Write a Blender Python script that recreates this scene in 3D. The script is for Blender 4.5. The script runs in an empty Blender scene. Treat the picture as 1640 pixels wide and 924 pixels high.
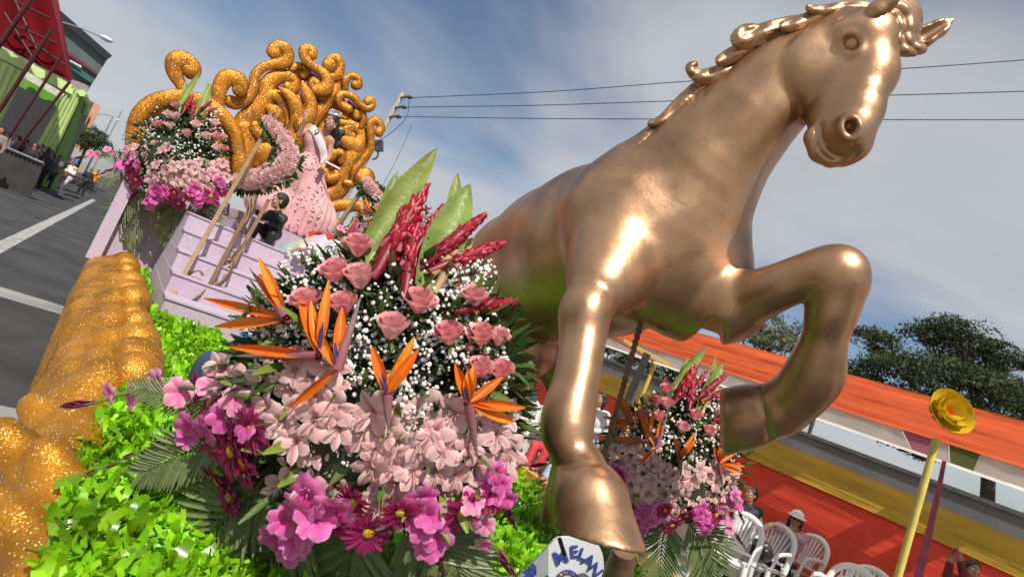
import bpy, bmesh, math, random
import numpy as np
from mathutils import Vector, Matrix, Quaternion
random.seed(7); RNG = np.random.default_rng(7)
scene = bpy.context.scene
COL = scene.collection
rad = math.radians

# ---------------------------------------------------------------- camera
FPX = 930.0; CAM_H = 1.8; PITCH = rad(5); ROLL = rad(23)
A = np.array
Fw = A([0, math.cos(PITCH), math.sin(PITCH)])
_r0 = A([1., 0, 0]); _u0 = A([0, -math.sin(PITCH), math.cos(PITCH)])
Rw = math.cos(ROLL) * _r0 + math.sin(ROLL) * _u0
Uw = -math.sin(ROLL) * _r0 + math.cos(ROLL) * _u0
CP = A([0, 0, CAM_H])
cam_data = bpy.data.cameras.new('camera'); cam = bpy.data.objects.new('camera', cam_data)
COL.objects.link(cam); scene.camera = cam
cam_data.sensor_width = 36; cam_data.lens = FPX / 1640 * 36
cam_data.clip_start = 0.05; cam_data.clip_end = 3000
cam.matrix_world = Matrix(((Rw[0], Uw[0], -Fw[0], CP[0]), (Rw[1], Uw[1], -Fw[1], CP[1]), (Rw[2], Uw[2], -Fw[2], CP[2]), (0, 0, 0, 1)))
cam_data.dof.use_dof = True; cam_data.dof.focus_distance = 2.5; cam_data.dof.aperture_fstop = 6.3

# ---------------------------------------------------------------- world, sun, exposure
TOSUN = A([0.16, -0.62, 0.80]); TOSUN = TOSUN / np.linalg.norm(TOSUN)
scene.view_settings.view_transform = 'Standard'; scene.view_settings.look = 'None'
scene.view_settings.exposure = 0.2; scene.view_settings.gamma = 1.0
world = bpy.data.worlds.new("World"); scene.world = world; world.use_nodes = True
wt = world.node_tree; wt.nodes.clear()
def wn(t): return wt.nodes.new(t)
sky = wn('ShaderNodeTexSky'); sky.sky_type = 'NISHITA'; sky.sun_disc = False
sky.sun_elevation = math.asin(TOSUN[2]); sky.sun_rotation = math.atan2(TOSUN[0], TOSUN[1])
sky.air_density = 1.0; sky.dust_density = 1.2; sky.ozone_density = 1.5
geo = wn('ShaderNodeTexCoord')
sep = wn('ShaderNodeSeparateXYZ'); wt.links.new(geo.outputs['Generated'], sep.inputs[0])
zz = wn('ShaderNodeMath'); zz.operation = 'MAXIMUM'; zz.inputs[1].default_value = 0.0
wt.links.new(sep.outputs[2], zz.inputs[0])
za = wn('ShaderNodeMath'); za.operation = 'ADD'; za.inputs[1].default_value = 0.22; wt.links.new(zz.outputs[0], za.inputs[0])
dx = wn('ShaderNodeMath'); dx.operation = 'DIVIDE'; wt.links.new(sep.outputs[0], dx.inputs[0]); wt.links.new(za.outputs[0], dx.inputs[1])
dy = wn('ShaderNodeMath'); dy.operation = 'DIVIDE'; wt.links.new(sep.outputs[1], dy.inputs[0]); wt.links.new(za.outputs[0], dy.inputs[1])
cmb = wn('ShaderNodeCombineXYZ'); wt.links.new(dx.outputs[0], cmb.inputs[0]); wt.links.new(dy.outputs[0], cmb.inputs[1])
mp = wn('ShaderNodeMapping'); mp.inputs['Rotation'].default_value = (0, 0, 0.6); mp.inputs['Scale'].default_value = (0.8, 1.0, 1); mp.inputs['Location'].default_value = (12.1, 2.2, 0)
wt.links.new(cmb.outputs[0], mp.inputs[0])
n1 = wn('ShaderNodeTexNoise'); n1.inputs['Scale'].default_value = 0.9; n1.inputs['Detail'].default_value = 7; n1.inputs['Roughness'].default_value = 0.45; n1.inputs['Distortion'].default_value = 0.4
wt.links.new(mp.outputs[0], n1.inputs['Vector'])
cr = wn('ShaderNodeValToRGB'); cr.color_ramp.elements[0].position = 0.36; cr.color_ramp.elements[1].position = 0.57
cr.color_ramp.interpolation = 'EASE'
wt.links.new(n1.outputs[0], cr.inputs[0])
cf = wn('ShaderNodeMath'); cf.operation = 'MULTIPLY'; cf.inputs[1].default_value = 0.85; wt.links.new(cr.outputs[0], cf.inputs[0])
n2 = wn('ShaderNodeTexNoise'); n2.inputs['Scale'].default_value = 2.3; n2.inputs['Detail'].default_value = 6
wt.links.new(mp.outputs[0], n2.inputs['Vector'])
cc = wn('ShaderNodeMixRGB'); cc.inputs[1].default_value = (4.6, 4.8, 5.2, 1); cc.inputs[2].default_value = (6.6, 6.7, 6.9, 1)
wt.links.new(n2.outputs[0], cc.inputs[0])
mixs = wn('ShaderNodeMixRGB'); wt.links.new(cf.outputs[0], mixs.inputs[0])
wt.links.new(sky.outputs[0], mixs.inputs[1]); wt.links.new(cc.outputs[0], mixs.inputs[2])
bg = wn('ShaderNodeBackground'); bg.inputs[1].default_value = 0.088
wt.links.new(mixs.outputs[0], bg.inputs[0])
wo = wn('ShaderNodeOutputWorld'); wt.links.new(bg.outputs[0], wo.inputs[0])
sun_l = bpy.data.lights.new('sun', 'SUN'); sun_l.energy = 4.7; sun_l.angle = rad(0.6); sun_l.color = (1, 0.94, 0.84)
sun_o = bpy.data.objects.new('sun', sun_l); COL.objects.link(sun_o)
sun_o.rotation_euler = Vector(-TOSUN).to_track_quat('-Z', 'Y').to_euler()

# ---------------------------------------------------------------- frames
def ray(x, y): return Fw + (x - 820) / FPX * Rw - (y - 462) / FPX * Uw
def P(x, y, d): return CP + d * ray(x, y)
def D(ax, ay, toward):
    v = ax * Rw - ay * Uw - toward * Fw
    return v / np.linalg.norm(v)
TH = rad(34)
S_ = A([-math.sin(TH), math.cos(TH), 0]); T_ = A([math.cos(TH), math.sin(TH), 0]); Z_ = A([0, 0, 1.])
def W(s, t, z): return s * S_ + t * T_ + z * Z_          # street frame: s along the street, t to its right
def Ps(x, y, s):                                        # pixel ray met with the plane s = const
    r = ray(x, y); return CP + s / (r @ S_) * r
def Pz(x, y, z):
    r = ray(x, y); return CP + (z - CAM_H) / r[2] * r
def norm(v): return v / (np.linalg.norm(v) + 1e-12)

# ---------------------------------------------------------------- materials
MATS = {}
def mat(name, col, rough=0.6, metal=0.0, var=0.12, scale=8.0, bump=0.0, bscale=40.0, trans=0.0, coat=0.0, vcol=False, spec=0.5, sss=0.0, col2=None):
    if name in MATS: return MATS[name]
    m = bpy.data.materials.new(name); m.use_nodes = True
    nt = m.node_tree; b = nt.nodes['Principled BSDF']
    b.inputs['Roughness'].default_value = rough; b.inputs['Metallic'].default_value = metal
    b.inputs['Specular IOR Level'].default_value = spec
    if coat: b.inputs['Coat Weight'].default_value = coat; b.inputs['Coat Roughness'].default_value = 0.15
    tc = nt.nodes.new('ShaderNodeTexCoord')
    no = nt.nodes.new('ShaderNodeTexNoise'); no.inputs['Scale'].default_value = scale; no.inputs['Detail'].default_value = 5
    nt.links.new(tc.outputs['Object'], no.inputs['Vector'])
    mx = nt.nodes.new('ShaderNodeMixRGB')
    c = A(col[:3])
    lo = tuple(np.clip(c * (1 - var * 1.6), 0, 1)) + (1,); hi = tuple(np.clip(c * (1 + var * 1.6), 0, 1)) + (1,)
    if col2 is not None: lo = tuple(col) + (1,); hi = tuple(col2) + (1,)
    rp = nt.nodes.new('ShaderNodeMapRange'); rp.inputs[1].default_value = 0.3; rp.inputs[2].default_value = 0.7
    nt.links.new(no.outputs[0], rp.inputs[0]); nt.links.new(rp.outputs[0], mx.inputs[0])
    mx.inputs[1].default_value = lo; mx.inputs[2].default_value = hi
    outc = mx.outputs[0]
    if vcol:
        at = nt.nodes.new('ShaderNodeAttribute'); at.attribute_name = 'pigment'
        mm = nt.nodes.new('ShaderNodeMixRGB'); mm.blend_type = 'MULTIPLY'; mm.inputs[0].default_value = 1
        nt.links.new(outc, mm.inputs[1]); nt.links.new(at.outputs['Color'], mm.inputs[2]); outc = mm.outputs[0]
    nt.links.new(outc, b.inputs['Base Color'])
    if bump:
        nb = nt.nodes.new('ShaderNodeTexNoise'); nb.inputs['Scale'].default_value = bscale; nb.inputs['Detail'].default_value = 4
        nt.links.new(tc.outputs['Object'], nb.inputs['Vector'])
        bp = nt.nodes.new('ShaderNodeBump'); bp.inputs['Strength'].default_value = bump; bp.inputs['Distance'].default_value = 0.02
        nt.links.new(nb.outputs[0], bp.inputs['Height']); nt.links.new(bp.outputs[0], b.inputs['Normal'])
    if trans:
        out = nt.nodes['Material Output']
        tr = nt.nodes.new('ShaderNodeBsdfTranslucent'); nt.links.new(outc, tr.inputs[0])
        ms = nt.nodes.new('ShaderNodeMixShader'); ms.inputs[0].default_value = trans
        nt.links.new(b.outputs[0], ms.inputs[1]); nt.links.new(tr.outputs[0], ms.inputs[2]); nt.links.new(ms.outputs[0], out.inputs[0])
    MATS[name] = m; return m

def glitter(name, col, flake=0.5, scale=260):
    m = mat(name, col, 0.42, 0.55, 0.25, 5, 0.0)
    nt = m.node_tree; b = nt.nodes['Principled BSDF']
    tc = nt.nodes.new('ShaderNodeTexCoord')
    vo = nt.nodes.new('ShaderNodeTexVoronoi'); vo.inputs['Scale'].default_value = scale
    nt.links.new(tc.outputs['Object'], vo.inputs['Vector'])
    sp = nt.nodes.new('ShaderNodeSeparateXYZ'); nt.links.new(vo.outputs['Color'], sp.inputs[0])
    sub = nt.nodes.new('ShaderNodeVectorMath'); sub.operation = 'SUBTRACT'; sub.inputs[1].default_value = (.5, .5, .5)
    nt.links.new(vo.outputs['Color'], sub.inputs[0])
    sc = nt.nodes.new('ShaderNodeVectorMath'); sc.operation = 'SCALE'; sc.inputs['Scale'].default_value = flake
    nt.links.new(sub.outputs[0], sc.inputs[0])
    ge = nt.nodes.new('ShaderNodeNewGeometry')
    ad = nt.nodes.new('ShaderNodeVectorMath'); ad.operation = 'ADD'
    nt.links.new(ge.outputs['Normal'], ad.inputs[0]); nt.links.new(sc.outputs[0], ad.inputs[1])
    nn = nt.nodes.new('ShaderNodeVectorMath'); nn.operation = 'NORMALIZE'; nt.links.new(ad.outputs[0], nn.inputs[0])
    nt.links.new(nn.outputs[0], b.inputs['Normal'])
    # a few flakes paled in the base colour, standing in for sparkle
    v2 = nt.nodes.new('ShaderNodeTexVoronoi'); v2.inputs['Scale'].default_value = scale * 0.35
    nt.links.new(tc.outputs['Object'], v2.inputs['Vector'])
    s2 = nt.nodes.new('ShaderNodeSeparateXYZ'); nt.links.new(v2.outputs['Color'], s2.inputs[0])
    g1 = nt.nodes.new('ShaderNodeMath'); g1.operation = 'GREATER_THAN'; g1.inputs[1].default_value = 0.80; nt.links.new(s2.outputs[0], g1.inputs[0])
    g2 = nt.nodes.new('ShaderNodeMath'); g2.operation = 'LESS_THAN'; g2.inputs[1].default_value = 0.30; nt.links.new(v2.outputs['Distance'], g2.inputs[0])
    ml = nt.nodes.new('ShaderNodeMath'); ml.operation = 'MULTIPLY'; nt.links.new(g1.outputs[0], ml.inputs[0]); nt.links.new(g2.outputs[0], ml.inputs[1])
    old = b.inputs['Base Color'].links[0].from_socket
    mx = nt.nodes.new('ShaderNodeMixRGB'); mx.inputs[2].default_value = (1, .85, .55, 1)
    nt.links.new(ml.outputs[0], mx.inputs[0]); nt.links.new(old, mx.inputs[1]); nt.links.new(mx.outputs[0], b.inputs['Base Color'])
    return m

# ---------------------------------------------------------------- object helpers
def thing(name, label, cat, loc=(0, 0, 0), group=None):
    o = bpy.data.objects.new(name, None); COL.objects.link(o); o.location = Vector(loc); o.empty_display_size = 0.1
    o['label'] = label; o['category'] = cat
    if group: o['group'] = group
    return o
def tag(o, label, cat, group=None):
    o['label'] = label; o['category'] = cat
    if group: o['group'] = group
    return o
def link(name, me, parent=None, off=True):
    o = bpy.data.objects.new(name, me); COL.objects.link(o)
    if parent is not None:
        o.parent = parent
        if off and parent.type == 'EMPTY' and not parent.get('local'): o.location = -parent.location
    return o
def inst(name, me, parent, loc, q=None, sc=1.0):
    o = bpy.data.objects.new(name, me); COL.objects.link(o); o.parent = parent
    o.location = Vector(loc) - (parent.location if parent.type == 'EMPTY' else Vector((0, 0, 0)))
    if q is not None: o.rotation_mode = 'QUATERNION'; o.rotation_quaternion = q
    o.scale = (sc, sc, sc); return o
def copy_tree(root, loc=None, rotz=None, label=None):
    r = root.copy(); COL.objects.link(r)
    if loc is not None: r.location = Vector(loc)
    if rotz is not None: r.rotation_euler = (0, 0, rotz)
    if label: r['label'] = label
    for ch in list(root.children):
        c = ch.copy(); COL.objects.link(c); c.parent = r
        for g in list(ch.children):
            d = g.copy(); COL.objects.link(d); d.parent = c
    return r
def frame_q(z, x=None, spin=0.0):
    z = norm(A(z, dtype=float)); h = A([0, 0, 1.]) if abs(z[2]) < .95 else A([1., 0, 0])
    if x is not None: h = A(x, dtype=float)
    y = norm(np.cross(z, h)); xx = np.cross(y, z)
    m = Matrix(((xx[0], y[0], z[0]), (xx[1], y[1], z[1]), (xx[2], y[2], z[2])))
    return m.to_quaternion() @ Quaternion((0, 0, 1), spin)

class MB:
    def __init__(self): self.v = []; self.f = []; self.c = []; self.mi = []
    def add(self, vs, fs, col=(1, 1, 1), mi=0):
        o = len(self.v); self.v.extend([tuple(map(float, p)) for p in vs]); self.f.extend([tuple(i + o for i in f) for f in fs])
        if len(vs) and isinstance(col, list): self.c.extend(col)
        else: self.c.extend([col] * len(vs))
        self.mi.extend([mi] * len(fs)); return self
    def grid(self, rows, col=(1, 1, 1), mi=0, close=False):
        n = len(rows); m = len(rows[0]); vs = [p for r in rows for p in r]; fs = []
        for i in range(n - 1):
            for j in range(m if close else m - 1):
                k = (j + 1) % m; fs.append((i * m + j, i * m + k, (i + 1) * m + k, (i + 1) * m + j))
        return self.add(vs, fs, col, mi)
    def tube(self, pts, rs, n=8, col=(1, 1, 1), mi=0, flat=1.0, up=None, cap=True):
        pts = [A(p, dtype=float) for p in pts]
        if np.isscalar(rs): rs = [rs] * len(pts)
        rows = []; prev = None
        for i, p in enumerate(pts):
            t = norm(pts[min(i + 1, len(pts) - 1)] - pts[max(i - 1, 0)])
            if up is not None: a = norm(np.cross(t, up)); b = np.cross(a, t)
            else:
                h = prev if prev is not None else (A([0, 0, 1.]) if abs(t[2]) < .9 else A([1., 0, 0]))
                a = norm(h - t * (h @ t)); b = np.cross(t, a); prev = a
            rows.append([p + rs[i] * (math.cos(2 * math.pi * k / n) * a + flat * math.sin(2 * math.pi * k / n) * b) for k in range(n)])
        self.grid(rows, col, mi, True)
        if cap:
            o = len(self.v)
            for row, rev in ((rows[0], True), (rows[-1], False)):
                c = np.mean(row, axis=0); vs = list(row) + [c]
                self.add(vs, [((k + 1) % n, k, n) if rev else (k, (k + 1) % n, n) for k in range(n)], col if not isinstance(col, list) else (1, 1, 1), mi)
        return self
    def box(self, c, ax, ay, az, col=(1, 1, 1), mi=0):            # half-axis vectors
        c = A(c, dtype=float); vs = [c + i * ax + j * ay + k * az for i in (-1, 1) for j in (-1, 1) for k in (-1, 1)]
        fs = [(0, 1, 3, 2), (4, 6, 7, 5), (0, 4, 5, 1), (2, 3, 7, 6), (0, 2, 6, 4), (1, 5, 7, 3)]
        return self.add(vs, fs, col, mi)
    def bar(self, a, b, w, h, up=(0, 0, 1), mi=0):
        a = A(a, dtype=float); b = A(b, dtype=float); t = norm(b - a); u = A(up, dtype=float); x = np.cross(t, u)
        if np.linalg.norm(x) < .05: x = np.cross(t, A([1., 0, 0]))
        x = norm(x); y = np.cross(x, t)
        return self.box((a + b) / 2, x * w / 2, y * h / 2, (b - a) / 2, mi=mi)
    def prism(self, poly, off, col=(1, 1, 1), mi=0):               # polygon points and extrusion vector
        n = len(poly); poly = [A(p, dtype=float) for p in poly]; vs = poly + [p + off for p in poly]
        fs = [tuple(range(n - 1, -1, -1)), tuple(range(n, 2 * n))] + [(i, (i + 1) % n, n + (i + 1) % n, n + i) for i in range(n)]
        return self.add(vs, fs, col, mi)
    def ico(self, c, r, sub=1, col=(1, 1, 1), mi=0, sq=None):
        v, f = ICO[sub]; r = A(r) if not np.isscalar(r) else A([r, r, r])
        return self.add(A(c) + v * r, f, col, mi)
    def mesh(self, name, mats, smooth=True):
        me = bpy.data.meshes.new(name); me.from_pydata(self.v, [], self.f)
        for m in (mats if isinstance(mats, (list, tuple)) else [mats]): me.materials.append(m)
        me.polygons.foreach_set('material_index', A(self.mi, dtype=np.int32))
        if smooth: me.polygons.foreach_set('use_smooth', np.ones(len(self.f), dtype=bool))
        a = me.color_attributes.new('pigment', 'FLOAT_COLOR', 'POINT')
        a.data.foreach_set('color', np.c_[A(self.c, dtype=np.float32).reshape(-1, 3), np.ones(len(self.v), dtype=np.float32)].ravel())
        me.update(); return me
    def build(self, name, mats, parent=None, smooth=True): return link(name, self.mesh(name, mats, smooth), parent)
ICO = {}
for _s in (1, 2, 3):
    _b = bmesh.new(); bmesh.ops.create_icosphere(_b, subdivisions=_s, radius=1)
    _b.verts.index_update()
    ICO[_s] = (A([v.co[:] for v in _b.verts]), [tuple(v.index for v in f.verts) for f in _b.faces]); _b.free()
def big_mesh(name, V, Fq, mats, smooth=False, col=None):
    V = np.asarray(V, dtype=np.float32); Fq = np.asarray(Fq, dtype=np.int32)
    me = bpy.data.meshes.new(name); k = Fq.shape[1]
    me.vertices.add(len(V)); me.vertices.foreach_set('co', V.ravel())
    me.loops.add(Fq.size); me.loops.foreach_set('vertex_index', Fq.ravel())
    me.polygons.add(len(Fq)); me.polygons.foreach_set('loop_start', np.arange(len(Fq), dtype=np.int32) * k)
    try: me.polygons.foreach_set('loop_total', np.full(len(Fq), k, dtype=np.int32))
    except Exception: pass
    if smooth: me.polygons.foreach_set('use_smooth', np.ones(len(Fq), dtype=bool))
    for m in (mats if isinstance(mats, (list, tuple)) else [mats]): me.materials.append(m)
    if col is not None:
        a = me.color_attributes.new('pigment', 'FLOAT_COLOR', 'POINT')
        a.data.foreach_set('color', np.c_[np.asarray(col, dtype=np.float32), np.ones(len(V), dtype=np.float32)].ravel())
    me.update(calc_edges=True); me.validate(); return me
def smooth_path(pts, n=6):                                        # Catmull-Rom through tuples of any length
    p = A(pts, dtype=float); q = np.vstack([2 * p[0] - p[1], p, 2 * p[-1] - p[-2]]); out = []
    for i in range(1, len(q) - 2):
        for k in range(n):
            u = k / n; out.append(.5 * ((2 * q[i]) + (-q[i - 1] + q[i + 1]) * u + (2 * q[i - 1] - 5 * q[i] + 4 * q[i + 1] - q[i + 2]) * u * u + (-q[i - 1] + 3 * q[i] - 3 * q[i + 1] + q[i + 2]) * u ** 3))
    out.append(p[-1]); return A(out)

# ---------------------------------------------------------------- smooth solids from distance fields
class SDF:
    def __init__(self): self.p = []
    def cap(self, a, b, ra, rb, k=0.03, op=1): self.p.append(('c', A(a, dtype=float), A(b, dtype=float), ra, rb, k, op)); return self
    def ell(self, c, r, M=None, k=0.03, op=1): self.p.append(('e', A(c, dtype=float), A(r, dtype=float), np.eye(3) if M is None else A(M, dtype=float), None, k, op)); return self
    def plane(self, p, n, lo, hi, k=0.005): self.p.append(('p', A(p, dtype=float), norm(A(n, dtype=float)), A(lo, dtype=float), A(hi, dtype=float), k, -1)); return self
    def chain(self, pts, k=0.02):
        for a, b in zip(pts[:-1], pts[1:]): self.cap(a[0], b[0], a[1], b[1], k)
        return self
    @staticmethod
    def dist(pr, X, Y, Z):
        if pr[0] == 'c':
            a, b = pr[1], pr[2]; ba = b - a; L = max(ba @ ba, 1e-12)
            px, py, pz = X - a[0], Y - a[1], Z - a[2]
            t = np.clip((px * ba[0] + py * ba[1] + pz * ba[2]) / L, 0, 1)
            return np.sqrt((px - t * ba[0]) ** 2 + (py - t * ba[1]) ** 2 + (pz - t * ba[2]) ** 2) - (pr[3] + (pr[4] - pr[3]) * t)
        if pr[0] == 'e':
            c, r, M = pr[1], pr[2], pr[3]; px, py, pz = X - c[0], Y - c[1], Z - c[2]
            q = [(M[i][0] * px + M[i][1] * py + M[i][2] * pz) for i in range(3)]
            k0 = np.sqrt(sum((q[i] / r[i]) ** 2 for i in range(3))); k1 = np.sqrt(sum((q[i] / r[i] ** 2) ** 2 for i in range(3)))
            return k0 * (k0 - 1) / np.maximum(k1, 1e-6)
        n = pr[2]; return (X - pr[1][0]) * n[0] + (Y - pr[1][1]) * n[1] + (Z - pr[1][2]) * n[2]
    @staticmethod
    def comb(f, d, k, op):
        if op > 0:
            h = np.clip(.5 + .5 * (f - d) / k, 0, 1); return f * (1 - h) + d * h - k * h * (1 - h)
        d = -d; h = np.clip(.5 - .5 * (f - d) / k, 0, 1); return f * (1 - h) + d * h + k * h * (1 - h)
    def bb(self, pr):
        if pr[0] == 'c': r = max(pr[3], pr[4]); return np.minimum(pr[1], pr[2]) - r, np.maximum(pr[1], pr[2]) + r
        if pr[0] == 'e': r = pr[2].max(); return pr[1] - r, pr[1] + r
        return pr[3], pr[4]
    def at(self, Q):
        f = np.full(len(Q), 1.0)
        for pr in self.p:
            d = self.dist(pr, Q[:, 0], Q[:, 1], Q[:, 2])
            if pr[0] == 'p':
                m = np.all((Q > pr[3]) & (Q < pr[4]), axis=1); f = np.where(m, self.comb(f, -d, pr[5], -1), f)
            else: f = self.comb(f, d, pr[5], pr[6])
        return f
    def surf(self, x, y, d0=0.6, d1=6.0):                          # where the sight line first meets the solid
        ds = np.arange(d0, d1, 0.004); Q = CP + ds[:, None] * ray(x, y); f = self.at(Q)
        i = np.argmax(f < 0)
        if not (f < 0).any(): i = np.argmin(f)
        p = Q[i]; e = 0.004
        g = A([self.at((p + e * np.eye(3)[k])[None])[0] - self.at((p - e * np.eye(3)[k])[None])[0] for k in range(3)])
        return p, norm(g), ds[i]
    def mesh(self, name, m, h, disp=None):
        lo = np.min([self.bb(p)[0] for p in self.p if p[6] > 0], axis=0) - 3 * h; hi = np.max([self.bb(p)[1] for p in self.p if p[6] > 0], axis=0) + 3 * h
        n = np.ceil((hi - lo) / h).astype(int) + 1
        xs = [(lo[i] + h * np.arange(n[i])).astype(np.float32) for i in range(3)]
        f = np.full(n, 1.0, dtype=np.float32)
        for pr in self.p:
            a, b = self.bb(pr); m_ = pr[5] + 2 * h
            i0 = np.clip(np.floor((a - m_ - lo) / h).astype(int), 0, n - 1); i1 = np.clip(np.ceil((b + m_ - lo) / h).astype(int) + 1, 1, n)
            sl = tuple(slice(i0[k], i1[k]) for k in range(3))
            X = xs[0][sl[0]][:, None, None]; Y = xs[1][sl[1]][None, :, None]; Zz = xs[2][sl[2]][None, None, :]
            d = self.dist(pr, X, Y, Zz)
            f[sl] = self.comb(f[sl], -d if pr[0] == 'p' else d, pr[5], -1 if pr[0] == 'p' else pr[6])
        if disp is not None: f = f + disp(xs[0][:, None, None], xs[1][None, :, None], xs[2][None, None, :])
        s = f < 0; nx, ny, nz = n
        c8 = [s[i:nx - 1 + i, j:ny - 1 + j, k:nz - 1 + k] for i in (0, 1) for j in (0, 1) for k in (0, 1)]
        cnt = sum(c.astype(np.int8) for c in c8); act = (cnt > 0) & (cnt < 8)
        I, J, K = np.nonzero(act); idx = np.full(act.shape, -1, dtype=np.int32); idx[I, J, K] = np.arange(len(I))
        acc = np.zeros((len(I), 3)); num = np.zeros(len(I))
        cs = [(i, j, k) for i in (0, 1) for j in (0, 1) for k in (0, 1)]
        for a in range(8):
            for b in range(a + 1, 8):
                ca, cb = cs[a], cs[b]
                if sum(abs(ca[q] - cb[q]) for q in range(3)) != 1: continue
                va = f[I + ca[0], J + ca[1], K + ca[2]]; vb = f[I + cb[0], J + cb[1], K + cb[2]]
                m2 = (va < 0) != (vb < 0); den = np.where(m2, va - vb, 1); t = np.where(m2, va / den, 0)
                for q in range(3): acc[:, q] += np.where(m2, ca[q] + t * (cb[q] - ca[q]), 0)
                num += m2
        V = lo + h * (np.c_[I, J, K] + acc / num[:, None])
        Fs = []
        def quads(e0, e1, o):
            m3 = e0 != e1; i, j, k = np.nonzero(m3); i, j, k = i + o[0][0], j + o[0][1], k + o[0][2]
            q = np.stack([idx[i + d[0], j + d[1], k + d[2]] for d in o[1]], axis=1)
            fl = s[i, j, k]; q[~fl] = q[~fl][:, ::-1]; Fs.append(q)
        quads(s[:-1, 1:-1, 1:-1], s[1:, 1:-1, 1:-1], ((0, 1, 1), ((0, -1, -1), (0, 0, -1), (0, 0, 0), (0, -1, 0))))
        quads(s[1:-1, :-1, 1:-1], s[1:-1, 1:, 1:-1], ((1, 0, 1), ((-1, 0, -1), (-1, 0, 0), (0, 0, 0), (0, 0, -1))))
        quads(s[1:-1, 1:-1, :-1], s[1:-1, 1:-1, 1:], ((1, 1, 0), ((-1, -1, 0), (0, -1, 0), (0, 0, 0), (-1, 0, 0))))
        Fq = np.vstack(Fs)
        # two rounds of light smoothing
        for _ in range(2):
            E = np.vstack([Fq[:, [a, (a + 1) % 4]] for a in range(4)])
            sm = np.zeros_like(V); ct = np.zeros(len(V)); np.add.at(sm, E[:, 0], V[E[:, 1]]); np.add.at(ct, E[:, 0], 1)
            V = .5 * V + .5 * sm / np.maximum(ct, 1)[:, None]
        return big_mesh(name, V, Fq, m, True)
    def build(self, name, m, h, parent=None, disp=None): return link(name, self.mesh(name, m, h, disp), parent)
# ---------------------------------------------------------------- ground, road, pavement
def ground_mat():
    m = mat('asphalt', (.022, .022, .024), .85, 0, .25, 1.1, .5, 45, col2=(.060, .059, .058))
    nt = m.node_tree; return m
def sheet(name, s0, s1, t0, t1, z, m, kind='structure'):
    b = MB(); b.add([W(s0, t0, z), W(s0, t1, z), W(s1, t1, z), W(s1, t0, z)], [(0, 1, 2, 3)])
    o = b.build(name, m, smooth=False)
    if kind: o['kind'] = kind
    return o
earth = mat('bare_earth', (.24, .21, .17), .95, 0, .2, .4)
asph = ground_mat(); conc = mat('concrete_paving', (.36, .33, .29), .9, 0, .14, 1.3, .25, 30)
paint = mat('road_paint', (.16, .16, .155), .8, 0, .25, 9, .2, 40, col2=(.50, .49, .47))
kerbm = mat('orange_kerb_paint', (.62, .33, .06), .7, 0, .18, 5)
slabc = mat('pale_concrete', (.27, .26, .25), .9, 0, .16, 1.1, .25, 25)
sheet('ground', -400, 2500, -2000, 2000, -.012, earth)
sheet('road', -40, 400, -6.5, 6.0, 0.0, asph)
sheet('concrete_lane', -40, 5.2, -6.3, .6, .004, slabc)
sheet('concrete_joint', 8.7, 9.25, -6.4, 6.0, .004, slabc)
b = MB(); b.box(W(14, 0, 0) + A([0, 0, .075]) + T_ * 8.2 + S_ * -4, S_ * 34, T_ * 2.2 - T_ * .075, Z_ * .075)
o = b.build('pavement', conc, smooth=False); o['kind'] = 'structure'
kb = MB(); 
for i in range(34): kb.box(W(-18 + i * 2, 6.06, .08), S_ * .992, T_ * .07, Z_ * .085)
o = kb.build('kerb', kerbm, smooth=False); o['kind'] = 'structure'
b = MB(); b.box(W(20, -7.6, .07), S_ * 60, T_ * 1.1, Z_ * .07); o = b.build('pavement', conc, smooth=False); o['kind'] = 'structure'
b = MB()
b.add([W(3, -1.28, .008), W(3, -1.08, .008), W(42, -1.08, .008), W(42, -1.28, .008)], [(0, 1, 2, 3)])
b.add([W(4.95, -6, .009), W(4.95, -.35, .009), W(5.5, -.35, .009), W(5.5, -6, .009)], [(0, 1, 2, 3)])
b.add([W(8.95, -3, .009), W(8.95, -1.4, .009), W(9.05, -1.4, .009), W(9.05, -3, .009)], [(0, 1, 2, 3)])
o = b.build('road_marking', paint, smooth=False); o['kind'] = 'structure'

# ---------------------------------------------------------------- float: deck, pedestal, stairs, gold border
lil = mat('lilac_sponged_paint', (.47, .385, .475), .75, 0, .05, 3, .15, 60)
_nt = lil.node_tree; _b = _nt.nodes['Principled BSDF']; _tc = _nt.nodes.new('ShaderNodeTexCoord')
_n = _nt.nodes.new('ShaderNodeTexNoise'); _n.inputs['Scale'].default_value = 75; _n.inputs['Detail'].default_value = 3; _nt.links.new(_tc.outputs['Object'], _n.inputs['Vector'])
_r = _nt.nodes.new('ShaderNodeValToRGB'); _r.color_ramp.elements[0].position = .54; _r.color_ramp.elements[1].position = .64; _nt.links.new(_n.outputs[0], _r.inputs[0])
_old = _b.inputs['Base Color'].links[0].from_socket; _mx = _nt.nodes.new('ShaderNodeMixRGB'); _mx.inputs[2].default_value = (.33, .18, .36, 1)
_mf = _nt.nodes.new('ShaderNodeMath'); _mf.operation = 'MULTIPLY'; _mf.inputs[1].default_value = .4; _nt.links.new(_r.outputs[0], _mf.inputs[0])
_nt.links.new(_mf.outputs[0], _mx.inputs[0]); _nt.links.new(_old, _mx.inputs[1]); _nt.links.new(_mx.outputs[0], _b.inputs['Base Color'])
gold = glitter('gold_glitter', (.44, .165, .008), .55, 190)
goldb = glitter('gold_glitter_fine', (.46, .195, .012), .6, 330)
DZ = .92
flo = thing('parade_float', 'long parade float with lilac stairs, green leafy deck and gold scalloped edge', 'parade float', W(4, 1.4, 0))
darkskirt = mat('float_skirt', (.05, .045, .05), .9)
b = MB(); b.box(W(5.4, 1.52, .5), S_ * 4.2, T_ * 1.36, Z_ * .40); b.build('deck', mat('deck_board', (.07, .16, .03), .9), flo, False)
b = MB(); b.box(W(5.4, 1.55, .2), S_ * 4.1, T_ * 1.2, Z_ * .12)
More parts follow.
